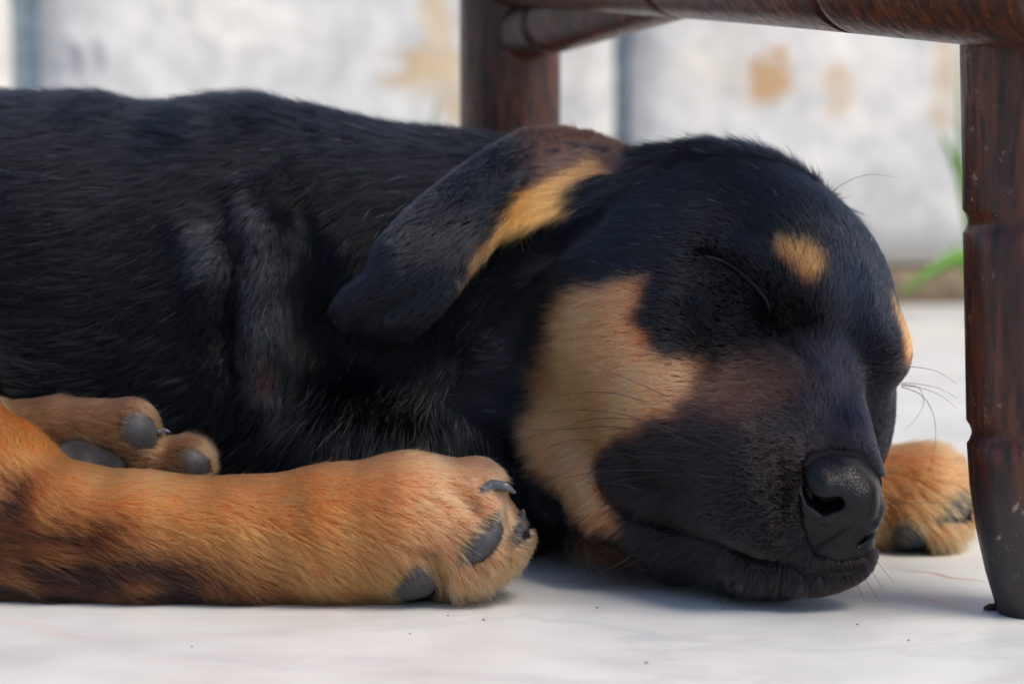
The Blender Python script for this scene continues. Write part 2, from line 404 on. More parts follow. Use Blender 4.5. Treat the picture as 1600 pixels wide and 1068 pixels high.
# head frame: forward, left, up as columns
HR = np.array([[0.315, 0.721, 0.617], [-0.899, 0.434, -0.049], [-0.304, -0.54, 0.785]])
_u, _s, _v = np.linalg.svd(HR); HR = _u @ _v
HS, HT = 1.3, np.array([6.05, 7.36, 6.59])
def H(f, l, u): return HT + HS * (HR @ np.array([f, l, u], float))
def toH(P): return ((P - HT) @ HR) / HS

G = Field((-21, -7, -0.25), (14.0, 19, 15.2), .1)
def hell(f, l, u, r, k=.8, both=False, op='u', rot=None):
    RR = HR if rot is None else HR @ rot
    for sgn in ((-1, 1) if both else (1,)):
        r2 = RR
        if both and rot is not None and sgn == 1:
            m = np.diag([1, -1, 1]); r2 = HR @ (m @ rot @ m)
        G.ell(H(f, l * sgn, u), np.array(r) * HS, r2, k, op)
def hcone(a, b, ra, rb, k=.6, op='u'): G.cone(H(*a), H(*b), ra * HS, rb * HS, k, op)
def rl(deg):      # rotation about the head's left axis (pitch)
    t = math.radians(deg); return np.array([[math.cos(t), 0, math.sin(t)], [0, 1, 0], [-math.sin(t), 0, math.cos(t)]])
def ru(deg):      # about the up axis (yaw)
    t = math.radians(deg); return np.array([[math.cos(t), -math.sin(t), 0], [math.sin(t), math.cos(t), 0], [0, 0, 1]])

# torso and neck
def torso():
    pts = []
    for (px, top, Y, r) in [(-330, 176, 13.5, 6.5), (0, 174, 13.0, 6.4), (130, 174, 12.8, 6.3), (250, 202, 12.6, 6.0), (370, 176, 12.4, 6.1), (520, 208, 12.0, 5.8), (700, 232, 11.5, 5.3), (860, 262, 10.8, 4.7)]:
        p = at(px, top, Y); p[2] -= r - .15; pts.append((p, r))
    for (p, r), (q, r2) in zip(pts, pts[1:]): G.cone(p, q, r, r2, .8)
    G.cone(pts[-1][0], H(-.8, 0, -.2), 4.7, 4.6, 1.2)
torso()
G.ell(at(-120, 560, 12), (7, 5.5, 7.2), k=1.5)
G.ell(at(190, 560, 11.0), (6.0, 4.9, 5.6), k=1.5)                 # rib cage
G.ell(at(640, 700, 8.8), (4.6, 3.9, 3.2), k=1.5)                  # upper arm and chest
G.ell(at(820, 640, 9.0), (3.6, 3.6, 3.8), k=1.5)                  # throat
G.ell(at(500, 640, 9.6), (3.2, 3.4, 4.2), k=1.2)
# head
hell(-.4, -.1, .27, (3.4, 3.3, 2.95), 1.0)
hell(1.35, -.05, .85, (2.35, 2.35, 2.4), 1.2)
hell(.9, 2.3, -1.0, (2.7, 1.7, 2.5), 1.0, True)
hcone((2.4, -.1, -1.0), (6.2, -.3, -1.25), 2.25, 1.3, .9)
hcone((2.8, 0, .2), (6.6, -.05, -.6), 1.35, .85, .8)
hell(5.0, -1.2, -1.75, (2.6, 1.2, 1.35), .6)
hell(4.7, .5, -1.75, (2.3, .9, 1.25), .6)
hell(3.3, 2.0, -2.0, (1.7, 1.3, 1.3), .8, True)
hcone((1.2, 0, -2.65), (5.4, 0, -2.65), 1.85, 1.1, .8)             # lower jaw
hell(6.0, -.05, -2.6, (1.25, 1.3, .85), .6)
G.cone(at(1150, 862, .6), at(1280, 864, -.5), .98, .86, .5); G.cone(at(1280, 864, -.5), at(1318, 860, -.6), .86, .78, .5)
hell(2.55, 1.55, .45, (.95, .85, .8), .9, True)
G.cone(at(895, 715, 4.6), at(958, 788, 2.95), 1.25, 1.08, 1.5); G.cone(at(955, 788, 2.9), at(1060, 850, 2.0), 1.1, .95, .8)                # closed eyes
hell(2.75, 1.1, 1.6, (1.15, 1.0, .75), .8, True)                    # brows
hell(7.0, -.1, -.98, (1.0, .98, .95), .5)
# near leg lying along the floor, and its paw
def ground(px, Y, r): 
    p = at(px, 900, Y); p[2] = r; return p
LEG = [(-160, 2.5, 3.0, 860, 2.3), (-20, 2.2, 2.4, 815, 2.35), (90, 1.6, 2.0, 838, 1.85), (220, 1.2, 1.75, 846, 1.68), (380, 1.0, 1.7, 850, 1.60), (520, .9, 1.75, 838, 1.72), (640, .8, 1.8, 825, 1.82), (735, .8, 1.6, 823, 1.62)]
lp = [(at(px, cy, Y), r) for (px, Y, _, cy, r) in LEG]
for (p, r), (q, r2) in zip(lp, lp[1:]): G.cone(p, q, r, r2, .35)
G.cone(at(-30, 760, 2.8), at(-160, 700, 4), 1.9, 2.8, .8)           # hock rising to the thigh
G.ell(at(-200, 720, 7), (4.2, 4.5, 5.0), k=1.2)
def toe(c, r, R=None, k=.3): G.ell(c, r, R, k)
toe(at(752, 845, -.1), (1.05, .85, .95)); toe(at(790, 800, .9), (.75, .8, 1.05)); toe(at(745, 765, 1.6), (1.0, 1.0, .75))
toe(at(715, 880, .0), (1.0, .8, .85))
# far paw, seen past the muzzle, with its forearm under the head
fp = [(at(560, 800, 9.5), 1.8), (at(950, 812, 9.5), 1.45), (at(1330, 790, 9.2), 1.45), (at(1440, 778, 8.8), 1.5)]
for (p, r), (q, r2) in zip(fp, fp[1:]): G.cone(p, q, r, r2, .5)
toe(at(1462, 815, 7.9), (.75, .8, .8)); toe(at(1490, 790, 8.3), (.6, .7, .85)); toe(at(1425, 812, 7.8), (.7, .7, .7)); toe(at(1470, 760, 8.8), (.7, .9, .8))
# hind paw tucked against the belly
hp = [(at(-60, 690, 5.3), .95), (at(90, 668, 5.0), .72), (at(190, 675, 4.5), .78)]
for (p, r), (q, r2) in zip(hp, hp[1:]): G.cone(p, q, r, r2, .25)
G.cone(at(60, 730, 4.9), at(290, 722, 4.5), .9, .62, .25)
toe(at(210, 673, 4.3), (.62, .6, .78)); toe(at(296, 722, 4.2), (.6, .6, .6))

def SP(pts, off=0.0, Fd=None):
    """picture points laid on the surface, pushed out (+) or in (-) by off cm"""
    Fd = Fd or G; out = []
    for px, py in pts:
        p = Fd.surf(px, py); e = .12
        n = np.array([Fd.sample(p + np.eye(3)[i] * e) - Fd.sample(p - np.eye(3)[i] * e) for i in range(3)]); n /= np.linalg.norm(n) + 1e-9
        out.append(p + n * off)
    return out
def poly_sd(px, py, poly):
    """signed distance to a closed polygon in the picture, negative inside"""
    P = np.array(poly, float); d = np.full(np.shape(px), 1e9); ins = np.zeros(np.shape(px), bool)
    for (x0, y0), (x1, y1) in zip(P, np.roll(P, -1, 0)):
        ex, ey = x1 - x0, y1 - y0; wx_, wy_ = px - x0, py - y0; t = np.clip((wx_ * ex + wy_ * ey) / (ex * ex + ey * ey), 0, 1)
        d = np.minimum(d, (wx_ - t * ex) ** 2 + (wy_ - t * ey) ** 2)
        c = (y0 <= py) != (y1 <= py)
        with np.errstate(divide='ignore', invalid='ignore'): xi = x0 + (py - y0) * ex / (ey if ey else 1e-9)
        ins ^= c & (px < xi)
    d = np.sqrt(d); return np.where(ins, -d, d)
# folds of skin behind the shoulder
sc = SP([(352, 375), (345, 440), (352, 520), (370, 590)], .02)
rg = SP([(392, 300), (405, 370), (412, 450), (412, 530), (414, 610)], -.08)
rc2 = SP([(478, 330), (490, 420), (488, 520), (470, 600)], .1)
lg = SP([(300, 350), (322, 395), (324, 440), (315, 490)], -.22)
G.path(sc, [.15, .26, .24, .12], .6, 's'); G.path(rc2, [.3, .55, .6, .4], .8, 's')
G.path(rg, [.12, .2, .2, .2, .2], .9); G.path(lg, [.1, .18, .17, .1], .9)
G.path(SP([(430, 610), (520, 585), (640, 590), (760, 620)], .25), [.3, .55, .6, .4], .8, 's')
G.path(SP([(700, 640), (760, 700), (820, 780), (900, 840)], .25), [.3, .5, .5, .4], .7, 's')
# stop, brows and eye
G.path(SP([(1330, 590), (1310, 640), (1295, 690)], .15), [.2, .3, .2], .8, 's')
G.path(SP([(1130, 380), (1165, 395), (1198, 430)], -.2), [.12, .2, .14], .5)
G.path(SP([(1100, 400), (1130, 409), (1160, 428), (1182, 448), (1197, 467), (1204, 488)], .0), [.10, .18, .22, .20, .15, .08], .10, 's')
G.path(SP([(1206, 490), (1225, 530), (1260, 570)], .1), [.1, .16, .1], .4, 's')
# lips: the upper lip hangs over a dark mouth line
G.path(SP([(955, 700), (965, 750), (1010, 785), (1070, 800), (1140, 822), (1200, 846), (1240, 852)], -.22), [.3, .38, .36, .34, .32, .3, .25], .45)
mouth = SP([(935, 735), (950, 775), (990, 808), (1060, 828), (1130, 848), (1195, 874), (1240, 884), (1290, 890), (1340, 885)], .02)
G.path(mouth, [.14, .22, .24, .23, .22, .2, .17, .15, .12], .1, 's')
G.path(SP([(1000, 850), (1080, 880), (1160, 900), (1260, 908)], -.3), [.35, .4, .4, .35], .4)
G.path(SP([(1243, 872), (1256, 895), (1270, 915)], .0), [.06, .1, .06], .15, 's')
G.path(SP([(752, 752), (785, 778), (796, 812), (800, 850), (790, 890)], .0), [.05, .1, .12, .12, .08], .25, 's')
G.path(SP([(640, 860), (675, 868), (692, 900), (694, 930)], .0), [.06, .12, .14, .12], .3, 's')
G.path(SP([(700, 760), (735, 790), (760, 815)], .02), [.05, .09, .06], .35, 's')
G.path(SP([(470, 470), (520, 530), (600, 560), (690, 530), (745, 450), (790, 405), (860, 375), (930, 350)], .3), [.4, .7, .8, .8, .7, .6, .5, .3], .9, 's')
# ---- the ear: a leathery flap with its own depth, folded back over the neck
EAR = [(1010, 252), (975, 226), (930, 208), (880, 200), (822, 203), (760, 236), (698, 280), (638, 330), (592, 380), (574, 428), (538, 456), (520, 482), (538, 510), (590, 530), (646, 525), (692, 482), (730, 428), (758, 394), (790, 366), (850, 346), (905, 326), (945, 300), (990, 285)]
EC = [((1000, 262), .0), ((940, 230), .35), ((940, 290), .15), ((880, 215), .9), ((850, 260), 1.15), ((880, 325), .55), ((780, 290), 1.25), ((780, 365), .8), ((700, 330), 1.3), ((720, 400), 1.2), ((640, 370), 1.5), ((660, 450), 1.5), ((590, 430), 1.6), ((620, 510), 1.6), ((545, 482), 1.8)]
A, bb = [], []
for (px, py), off in EC:
    q = G.surf(px, py); x, y = (px - 770) / 200, (py - 360) / 150
    A.append([1, x, y, x * x, x * y, y * y, x * x * x]); bb.append(q[1] - off)
A = np.array(A); coef = np.linalg.solve(A.T @ A + np.eye(7) * .02, A.T @ np.array(bb))
def ear_depth(px, py):
    x, y = (px - 770) / 200, (py - 360) / 150
    Y = coef[0] + coef[1] * x + coef[2] * y + coef[3] * x * x + coef[4] * x * y + coef[5] * y * y + coef[6] * x ** 3
    # the lower leading edge curls in towards the head and shows its tan lining
    sdl = poly_sd(px, py, LIN); Y = Y + .55 * np.clip((14 - sdl) / 40, 0, 1) ** .8
    ed = -poly_sd(px, py, EAR); Y = Y + .3 * np.clip(1 - ed / 34, 0, 1) ** 2
    # lengthwise crease near the tip
    Y = Y + .3 * np.exp(-(((px - 610) * .45 + (py - 480) * .9) / 16) ** 2) * np.exp(-((px - 600) / 60) ** 2)
    return Y
LIN = [(828, 292), (900, 268), (945, 250), (990, 300), (905, 345), (850, 362), (790, 392), (740, 440), (724, 440), (745, 398), (782, 350)]
def add_ear():
    sl, X, Y, Z = G.box((-5, 0, 5.5), (5.5, 13, 13)); X, Y, Z = np.broadcast_arrays(X, Y, Z); P = np.stack([X, Y, Z], -1).astype(np.float64)
    px, py = project(P); sc_ = (Y + 75) / FPX
    # distance on a coarse 2-D table, looked up
    gx, gy = np.arange(480, 1060, 2.), np.arange(160, 580, 2.); TX, TY = np.meshgrid(gx, gy, indexing='ij')
    T = poly_sd(TX, TY, EAR); D = ear_depth(TX, TY)
    ix = np.clip((px - 480) / 2, 0, len(gx) - 1.001); iy = np.clip((py - 160) / 2, 0, len(gy) - 1.001); i0, j0 = ix.astype(int), iy.astype(int); fx, fy = ix - i0, iy - j0
    def lk(T): return T[i0, j0] * (1 - fx) * (1 - fy) + T[i0 + 1, j0] * fx * (1 - fy) + T[i0, j0 + 1] * (1 - fx) * fy + T[i0 + 1, j0 + 1] * fx * fy
    d2 = lk(T) * sc_ + .13; dd = np.abs(Y - lk(D)) * .85 - .03
    q = np.sqrt(np.clip(d2, 0, None) ** 2 + np.clip(dd, 0, None) ** 2) + np.minimum(np.maximum(d2, dd), 0) - .13
    G.apply(sl, q, .07, 'u')
add_ear()

def smooth01(x): x = np.clip(x, 0, 1); return x * x * (3 - 2 * x)
NOSEPOLY = [(1250,735),(1268,712),(1300,702),(1345,708),(1376,742),(1394,790),(1387,836),(1352,868),(1310,875),(1274,864),(1262,838),(1249,790)]
Nf = Field(H(7.2, 0, -1.0) - 2.4, H(7.2, 0, -1.0) + 2.4, .035)
X_, Y_, Z_ = np.meshgrid(*[a.astype(np.float64) for a in Nf.ax], indexing='ij'); PP = np.stack([X_, Y_, Z_], -1)
qx, qy = project(PP); upn = smooth01((845 - qy + (qx - 1320) * .35) / 70); gd = G.sample(PP) - (.03 + .13 * upn)
b_ = poly_sd(qx, qy, NOSEPOLY) * (Y_ + 75) / FPX - .06; b_ = np.maximum(b_, Y_ - (H(7.0, 0, -.9)[1] + 1.6)); k_ = .12 + .5 * upn
Nf.F = (np.maximum(gd, b_) + np.clip(k_ - np.abs(gd - b_), 0, None) ** 2 / k_ * .25).astype(np.float32)
def NS(pts, off=0.0): return SP(pts, off, Nf)
n1 = [(1258, 722), (1252, 742), (1255, 763), (1267, 781), (1288, 791), (1308, 787)]; n2_ = [(1342, 851), (1354, 839), (1370, 832)]
Nf.path(NS([(1280, 742), (1292, 756), (1305, 760)], -.20), [.28, .32, .26], .25)
Nf.path(NS([(1330, 745), (1348, 775), (1352, 800)], -.34), [.42, .48, .38], .35)
Nf.path(NS([(1376, 800), (1372, 812)], -.2), [.26, .24], .25)
Nf.path(NS([(1252, 745), (1250, 768), (1262, 794), (1290, 810), (1314, 806)], -.07), [.06, .08, .09, .09, .07], .2)
rim = NS([(1335, 862), (1352, 852), (1374, 842)], -.05)
h0 = NS(n1, .0); g0 = NS(n2_, .0); vin = ray(1290, 790); vin = vin / np.linalg.norm(vin); vup = vin + .45 * UPV
Nf.path(h0, [.045, .075, .09, .15, .23, .19], .05, 's'); Nf.path([p + vup * .22 for p in h0[2:]], [.06, .12, .24, .21], .05, 's'); Nf.path([p + vup * .5 for p in h0[3:]], [.1, .24, .22], .05, 's')
Nf.path(g0, [.07, .11, .06], .05, 's'); Nf.path([p + vup * .15 for p in g0], [.07, .11, .07], .05, 's')
G.path([p + vup * .3 for p in h0[2:]], [.12, .2, .32, .28], .05, 's'); G.path([p + vup * .6 for p in h0[3:]], [.14, .31, .29], .05, 's'); G.path([p + vup * .15 for p in g0], [.09, .15, .1], .05, 's')
G.path(h0[:4], [.05, .08, .1, .14], .05, 's')
Nf.path(NS([(1338, 815), (1320, 829), (1296, 845), (1270, 860), (1248, 869)], .0), [.03, .05, .06, .06, .05], .06, 's')
nv, nq = Nf.mesh()
# ---- mesh of the whole animal
V, Q = G.mesh(); V[:, 2] = np.maximum(V[:, 2], 0.015 + .02 * rng.random(len(V)))
def vnormals(V, Q):
    n = np.cross(V[Q[:, 2]] - V[Q[:, 0]], V[Q[:, 3]] - V[Q[:, 1]]); out = np.zeros_like(V)
    for k in range(4): 
        for a in range(3): out[:, a] += np.bincount(Q[:, k], n[:, a], len(V))
    return out / (np.linalg.norm(out, axis=1)[:, None] + 1e-9)
VN = vnormals(V, Q)

_nw = [(rng.normal(size=(3,)), rng.uniform(0, 6.28), ) for _ in range(48)]
def noise(P, f, ch=0):
    """cheap smooth noise in about -1..1"""
    out = 0
    for i in range(8):
        k, ph = _nw[(ch * 8 + i) % 48]; out = out + np.sin((P @ k) * f + ph + 1.3 * ch)
    return out / 2.83
def dist_path(P, pts):
    d = np.full(len(P), 1e9)
    for (a, ra), (b, rb) in zip(pts, pts[1:]):
        e = b - a; t = np.clip(((P - a) @ e) / (e @ e), 0, 1); d = np.minimum(d, np.linalg.norm(P - a - t[:, None] * e, axis=1) - (ra + (rb - ra) * t))
    return d
# regions: 0 torso, 1 head, 2 ear, 3 near leg, 4 far paw, 5 hind paw
def classify(P):
    px, py = project(P); reg = np.zeros(len(P), int)
    h = toH(P); head = (h[:, 0] > -.6 + .0 * h[:, 2]) & (np.linalg.norm(h * [.75, 1, 1], axis=1) < 7.5) & (h[:, 2] > -4.8)
    reg[head] = 1
    dl = dist_path(P, lp + [(at(795, 815, .7), 1.1)]); dk = dist_path(P, [(at(-30, 760, 2.8), 1.9), (at(-160, 700, 4), 2.8)])
    reg[(np.minimum(dl, dk) < .45) & (P[:, 1] < 4.2)] = 3
    df = dist_path(P, fp + [(at(1480, 800, 8.3), 1.0)]); reg[(df < .55) & (P[:, 0] > 1.0) & (toH(P)[:, 2] < -3.0) | (df < .6) & (P[:, 0] > 9.2)] = 4
    dh = np.minimum(dist_path(P, hp + [(at(212, 675, 4.3), .62)]), dist_path(P, [(at(60, 730, 4.9), .9), (at(290, 722, 4.5), .62), (at(300, 722, 4.2), .6)]))
    reg[(dh < .3) & (P[:, 1] < 6.5)] = 5
    ed = ear_depth(px, py); reg[(poly_sd(px, py, EAR) < 4) & (np.abs(P[:, 1] - ed) < .42)] = 2
    return reg

# ---- grooming guides in the picture: (x, y, dx, dy, length cm, lift)
GUIDE = {
 0: [(0,190,-1,.15,1.1,.2),(150,190,-1,.1,1.1,.2),(300,205,-1,.0,1.1,.22),(380,195,-1,.2,1.1,.22),(520,225,-1,.05,1.1,.22),(680,250,-1,.1,1.1,.2),(0,300,-1,.25,1.1,.18),(150,300,-1,.35,1.0,.18),(300,280,-1,.5,1.0,.2),
     (0,450,-1,.1,1.0,.16),(120,450,-1,.2,1.0,.16),(240,430,-.9,.5,.9,.18),(0,600,-1,-.2,1.0,.2),(120,600,-1,.0,.9,.2),(250,590,-.8,.4,.8,.2),(310,420,-.7,.6,.5,.2),(350,500,-.5,.9,.3,.15),(405,400,-.3,1,.45,.15),(412,520,-.2,1,.35,.15),(415,600,-.2,1,.3,.2),
     (480,300,-.7,.7,.9,.2),(500,450,-.4,.9,.8,.2),(440,680,-.6,.8,1.2,.3),(380,700,-.8,.6,1.2,.3),(520,620,-.3,1,1.2,.25),(600,650,-.1,1,1.1,.2),(700,660,.0,1,1.1,.2),(780,700,.1,1,1.1,.2),(800,800,.2,1,1.0,.2),(900,850,-.4,.4,.8,.3),
     (760,560,-.3,1,1.0,.2),(820,500,-.6,.8,1.0,.2),(700,560,-.3,1,1.0,.2),(850,420,-.8,.5,.9,.2),(790,230,-1,.2,.9,.3)],
 1: [(1310,690,-.05,-1,.22,.15),(1290,620,-.05,-1,.3,.15),(1300,540,.05,-1,.35,.18),(1330,450,-.05,-1,.4,.18),(1380,480,.2,-1,.4,.2),(1290,340,-.5,-.85,.4,.15),(1200,290,-.8,-.5,.42,.13),(1100,265,-1,-.15,.45,.13),(1020,265,-1,.0,.5,.15),
     (1250,415,-.1,-1,.38,.3),(1225,400,-.3,-1,.36,.3),(1275,440,.1,-1,.36,.3),(1160,380,-.9,-.45,.35,.15),(1100,340,-1,-.1,.45,.15),(1000,350,-1,.1,.6,.18),(940,380,-1,.25,.7,.2),(1170,430,-.6,-.7,.18,.1),(1080,420,-1,.1,.3,.12),(1222,462,-.6,-.8,.14,.1),(1192,418,-.75,-.65,.16,.1),(1130,388,-1,-.25,.2,.1),(1150,450,-.85,-.5,.12,.08),(1188,488,-.6,-.75,.1,.08),(1115,425,-1,-.25,.16,.1),
     (1160,490,-1,.1,.2,.12),(1080,500,-1,.15,.3,.12),(1010,480,-1,.2,.42,.15),(930,480,-1,.15,.65,.18),(870,520,-1,.15,.8,.2),(1230,520,-.5,-.6,.16,.1),(1220,580,-1,-.15,.2,.12),(1120,580,-1,.12,.28,.12),(1020,580,-1,.18,.4,.15),(920,600,-1,.25,.6,.18),
     (860,640,-1,.3,.8,.2),(1200,640,-1,-.1,.18,.12),(1200,720,-1,-.02,.16,.14),(1130,680,-1,.08,.2,.12),(1040,680,-1,.15,.3,.15),(960,680,-1,.3,.4,.16),(900,700,-.9,.5,.6,.18),(1230,780,-1,.1,.12,.14),(1150,780,-1,.2,.18,.14),(1060,770,-1,.35,.25,.15),(980,760,-.9,.5,.35,.18),
     (1200,840,-1,.3,.13,.14),(1120,820,-1,.35,.18,.14),(930,780,-.8,.6,.5,.2),(1000,840,-.8,.6,.45,.2),(1080,880,-.6,.8,.45,.3),(1160,900,-.35,.9,.42,.35),(1240,905,-.1,1,.38,.35),(1320,890,.2,1,.3,.35),(1370,850,.7,.7,.2,.3),(1385,770,.6,-.4,.14,.15),(1370,700,.3,-1,.2,.15),(1410,600,.5,-.8,.35,.25),(1405,650,.8,.2,.35,.3)],
 2: [(960,240,-1,.15,.45,.15),(880,220,-1,.25,.45,.15),(800,250,-.9,.45,.4,.12),(720,310,-.8,.55,.38,.1),(650,380,-.75,.6,.35,.1),(600,450,-.8,.6,.35,.12),(560,490,-.8,.6,.35,.15),(630,500,-.5,.8,.35,.12),(700,430,-.65,.75,.35,.1),(760,340,-.8,.6,.38,.1),
     (910,290,-.95,.3,.5,.15),(860,310,-.88,.45,.75,.18),(810,340,-.8,.6,.85,.2),(770,370,-.7,.7,.8,.2),(735,410,-.45,.9,.5,.2),(950,280,-1,.2,.4,.15)],
 3: [(10,660,.3,1,.55,.15),(60,750,.7,.6,.55,.13),(150,760,1,.15,.55,.13),(250,765,1,.2,.5,.13),(350,770,1,.2,.5,.13),(450,760,1,.1,.5,.13),(550,740,1,.05,.48,.13),(650,730,1,.05,.45,.13),(730,730,1,.25,.4,.15),(30,850,1,.2,.6,.15),(150,850,1,.35,.55,.13),(280,850,1,.45,.55,.13),(400,850,1,.55,.52,.13),(500,840,1,.5,.5,.13),
     (600,820,1,.4,.45,.13),(680,800,1,.3,.4,.12),(750,790,1,.3,.35,.12),(800,790,.9,.4,.3,.15),(30,920,1,.3,.6,.15),(200,920,1,.5,.55,.15),(350,920,.9,.7,.55,.15),(480,910,.85,.75,.52,.15),(580,890,.7,.8,.5,.15),(650,870,.6,.8,.4,.15),(700,900,.4,1,.5,.25),(760,900,.5,.9,.55,.3),(790,870,.7,.7,.4,.25),(810,830,.7,.5,.3,.2)],
 4: [(1400,720,1,.1,.6,.2),(1450,720,1,.4,.6,.2),(1420,780,.7,.7,.6,.2),(1480,830,.5,.9,.6,.3),(1390,800,.8,.6,.6,.2),(1490,720,1,.3,.5,.2)],
 5: [(60,650,1,.0,.5,.15),(150,640,1,.0,.45,.15),(120,670,1,.15,.45,.15),(200,650,1,.2,.3,.15),(250,700,1,.0,.45,.25),(290,700,.9,.3,.4,.25),(150,700,1,.3,.3,.1)],
}
# ---- markings
CHEEK = [(890,462),(945,448),(1012,440),(1006,468),(998,500),(1020,540),(1060,565),(1110,574),(1095,600),(1070,640),(1010,660),(955,690),(938,725),(940,770),(968,822),(930,812),(890,780),(850,735),(818,670),(850,630),(850,590),(865,540),(872,500)]
BROWN = [(1060,575),(1180,560),(1250,580),(1255,605),(1180,640),(1100,650),(1040,670),(1010,650)]
BROW = [(1210,374),(1232,368),(1262,376),(1285,398),(1291,425),(1278,448),(1258,458),(1243,440),(1225,418),(1212,400)]
LINING = LIN
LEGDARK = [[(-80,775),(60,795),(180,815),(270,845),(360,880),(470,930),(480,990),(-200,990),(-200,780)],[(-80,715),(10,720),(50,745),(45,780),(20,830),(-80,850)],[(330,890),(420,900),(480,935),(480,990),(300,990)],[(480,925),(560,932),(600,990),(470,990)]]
def soft(px, py, poly, w, j): return smooth01(.5 - (poly_sd(px, py, poly) + j) / w)
TAN = np.array([.70, .215, .062]); PALE = np.array([.82, .42, .255]); BLK = np.array([.0022, .0030, .0055]); BRN = np.array([.14, .056, .032]); DK = np.array([.0105, .0072, .0088])
def colours(P, reg):
    """coat colour at surface points P, linear RGB, and an amount of tan"""
    px, py = project(P); n1 = noise(P, 2.6, 0); n2 = noise(P, 9.0, 1); C = np.tile(BLK, (len(P), 1)); tan = np.zeros(len(P))
    def put(a, col):
        nonlocal C; C = C * (1 - a[:, None]) + np.asarray(col) * a[:, None]
    m = reg == 1
    if m.any():
        h = toH(P[m]); hm = h.copy(); hm[:, 1] = -np.abs(hm[:, 1]); W = HT + HS * (hm @ HR.T); qx, qy = project(W); a = n1[m] * 5 + n2[m] * 4
        side = smooth01((h[:, 1] * -1 + 9) / 1)         # both sides of the face carry the same marks
        T = soft(qx, qy, CHEEK, 22, a); B = soft(qx, qy, BROWN, 60, a * 2); R = soft(qx, qy, BROW, 12, a * .5 + 5)
        R = R * (h[:, 2] > .2); T = T * (h[:, 1] * np.sign(h[:, 1]) > 1.2)
        c = C[m]; muz = smooth01((h[:, 0] - 3.2) / 1.5)[:, None]; bridge_sheen = (smooth01(1 - np.abs(h[:, 1] + .0) / 1.6) * smooth01((h[:, 2] + .3) / .8))[:, None]; c = c * (1 - muz) + DK * muz; c = c + bridge_sheen * np.array([.004, .006, .011])  # blue sky sheen along bridge and forehead is painted into the fur colour
        c = c * (1 - .55 * B[:, None]) + BRN * .9 * .55 * B[:, None] + 0
        g = (TAN * .85 + PALE * .15) * np.array([1.06, .93, .92]); tc = g * (1 + .14 * n1[m][:, None] + .08 * n2[m][:, None]); fade = smooth01((qx - 990) / 110)[:, None]; tc = tc * (1 - fade) + np.array([.36, .16, .075]) * fade
        c = c * (1 - T[:, None]) + tc * T[:, None]; c = c * (1 - R[:, None]) + TAN * np.array([1.1, .92, .75]) * R[:, None]
        C[m] = c; tan[m] = np.maximum(T, R)
    m = reg == 2
    if m.any():
        T = soft(px[m], py[m], LINING, 10, n2[m] * 3); top = smooth01((px[m] - 790) / 120) * smooth01((300 - py[m]) / 60)
        c = C[m] * 2.1; c = c * (1 - .5 * top[:, None]) + BRN * .5 * top[:, None]; c = c * (1 - T[:, None]) + TAN * np.array([1.05, .92, .8]) * T[:, None]; C[m] = c; tan[m] = T  # black of the flap lightened to paint in the bluish light on it
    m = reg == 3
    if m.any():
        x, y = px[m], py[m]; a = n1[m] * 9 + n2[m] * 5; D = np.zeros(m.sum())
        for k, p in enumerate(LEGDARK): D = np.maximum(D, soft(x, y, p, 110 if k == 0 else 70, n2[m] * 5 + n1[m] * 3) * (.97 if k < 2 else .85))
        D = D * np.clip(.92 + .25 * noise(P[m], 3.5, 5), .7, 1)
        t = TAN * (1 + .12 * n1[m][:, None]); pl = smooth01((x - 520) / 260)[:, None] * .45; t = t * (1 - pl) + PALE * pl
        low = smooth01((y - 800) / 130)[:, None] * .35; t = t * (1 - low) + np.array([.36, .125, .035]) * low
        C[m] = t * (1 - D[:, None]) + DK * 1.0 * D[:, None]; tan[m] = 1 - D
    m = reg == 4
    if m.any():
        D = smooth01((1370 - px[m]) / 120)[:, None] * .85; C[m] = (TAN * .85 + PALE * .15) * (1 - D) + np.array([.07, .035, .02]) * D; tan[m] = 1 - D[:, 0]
    m = reg == 5
    if m.any():
        C[m] = np.array([.26, .13, .065]); tan[m] = 1
    m = reg == 0                                         # thin, grey skin on the scarred folds, with their sheen painted in; brown under the throat
    if m.any():
        x, y = px[m], py[m]; S = soft(x, y, [(385, 300), (420, 330), (432, 450), (438, 560), (436, 625), (385, 640), (375, 560), (395, 440)], 40, n2[m] * 10)
        S2 = soft(x, y, [(310, 350), (348, 345), (345, 400), (322, 450), (300, 420)], 30, n2[m] * 10)
        c = C[m]; k = (np.maximum(S, S2) * .7)[:, None]; c = c * (1 - k) + np.array([.050, .052, .062]) * k
        S3 = soft(x, y, [(402, 560), (428, 555), (434, 590), (424, 615), (404, 622), (398, 590)], 14, n2[m] * 5)[:, None] * .8; c = c * (1 - S3) + np.array([.075, .038, .034]) * S3
        U = (smooth01((y - 800) / 50) * smooth01((x - 820) / 50))[:, None] * .7; c = c * (1 - U) + np.array([.10, .05, .025]) * U
        C[m] = c
    return np.clip(C, 0, 1), tan
# bare places: nose, pads, claws; (picture polygon, region, furthest Y)
BARE = [(NOSEPOLY, 1, 6), ([(716,880),(722,858),(748,825),(776,800),(786,806),(784,838),(764,868),(735,882)], 3, 9), ([(794,858),(798,834),(808,808),(830,790),(830,840),(806,852)], 3, 9), ([(600,945),(606,920),(622,898),(650,880),(676,890),(688,915),(670,945)], 3, 9),
        ([(190,655),(215,642),(240,652),(250,680),(235,705),(205,702),(186,680)], 5, 9), ([(276,705),(300,698),(325,712),(338,745),(285,745)], 5, 9), ([(80,700),(110,684),(150,690),(190,712),(205,740),(120,740),(85,720)], 5, 9),
        ([(1462,815),(1490,772),(1520,765),(1520,815)], 4, 20), ([(1380,830),(1410,808),(1440,820),(1450,850),(1430,875),(1380,875)], 4, 20)]

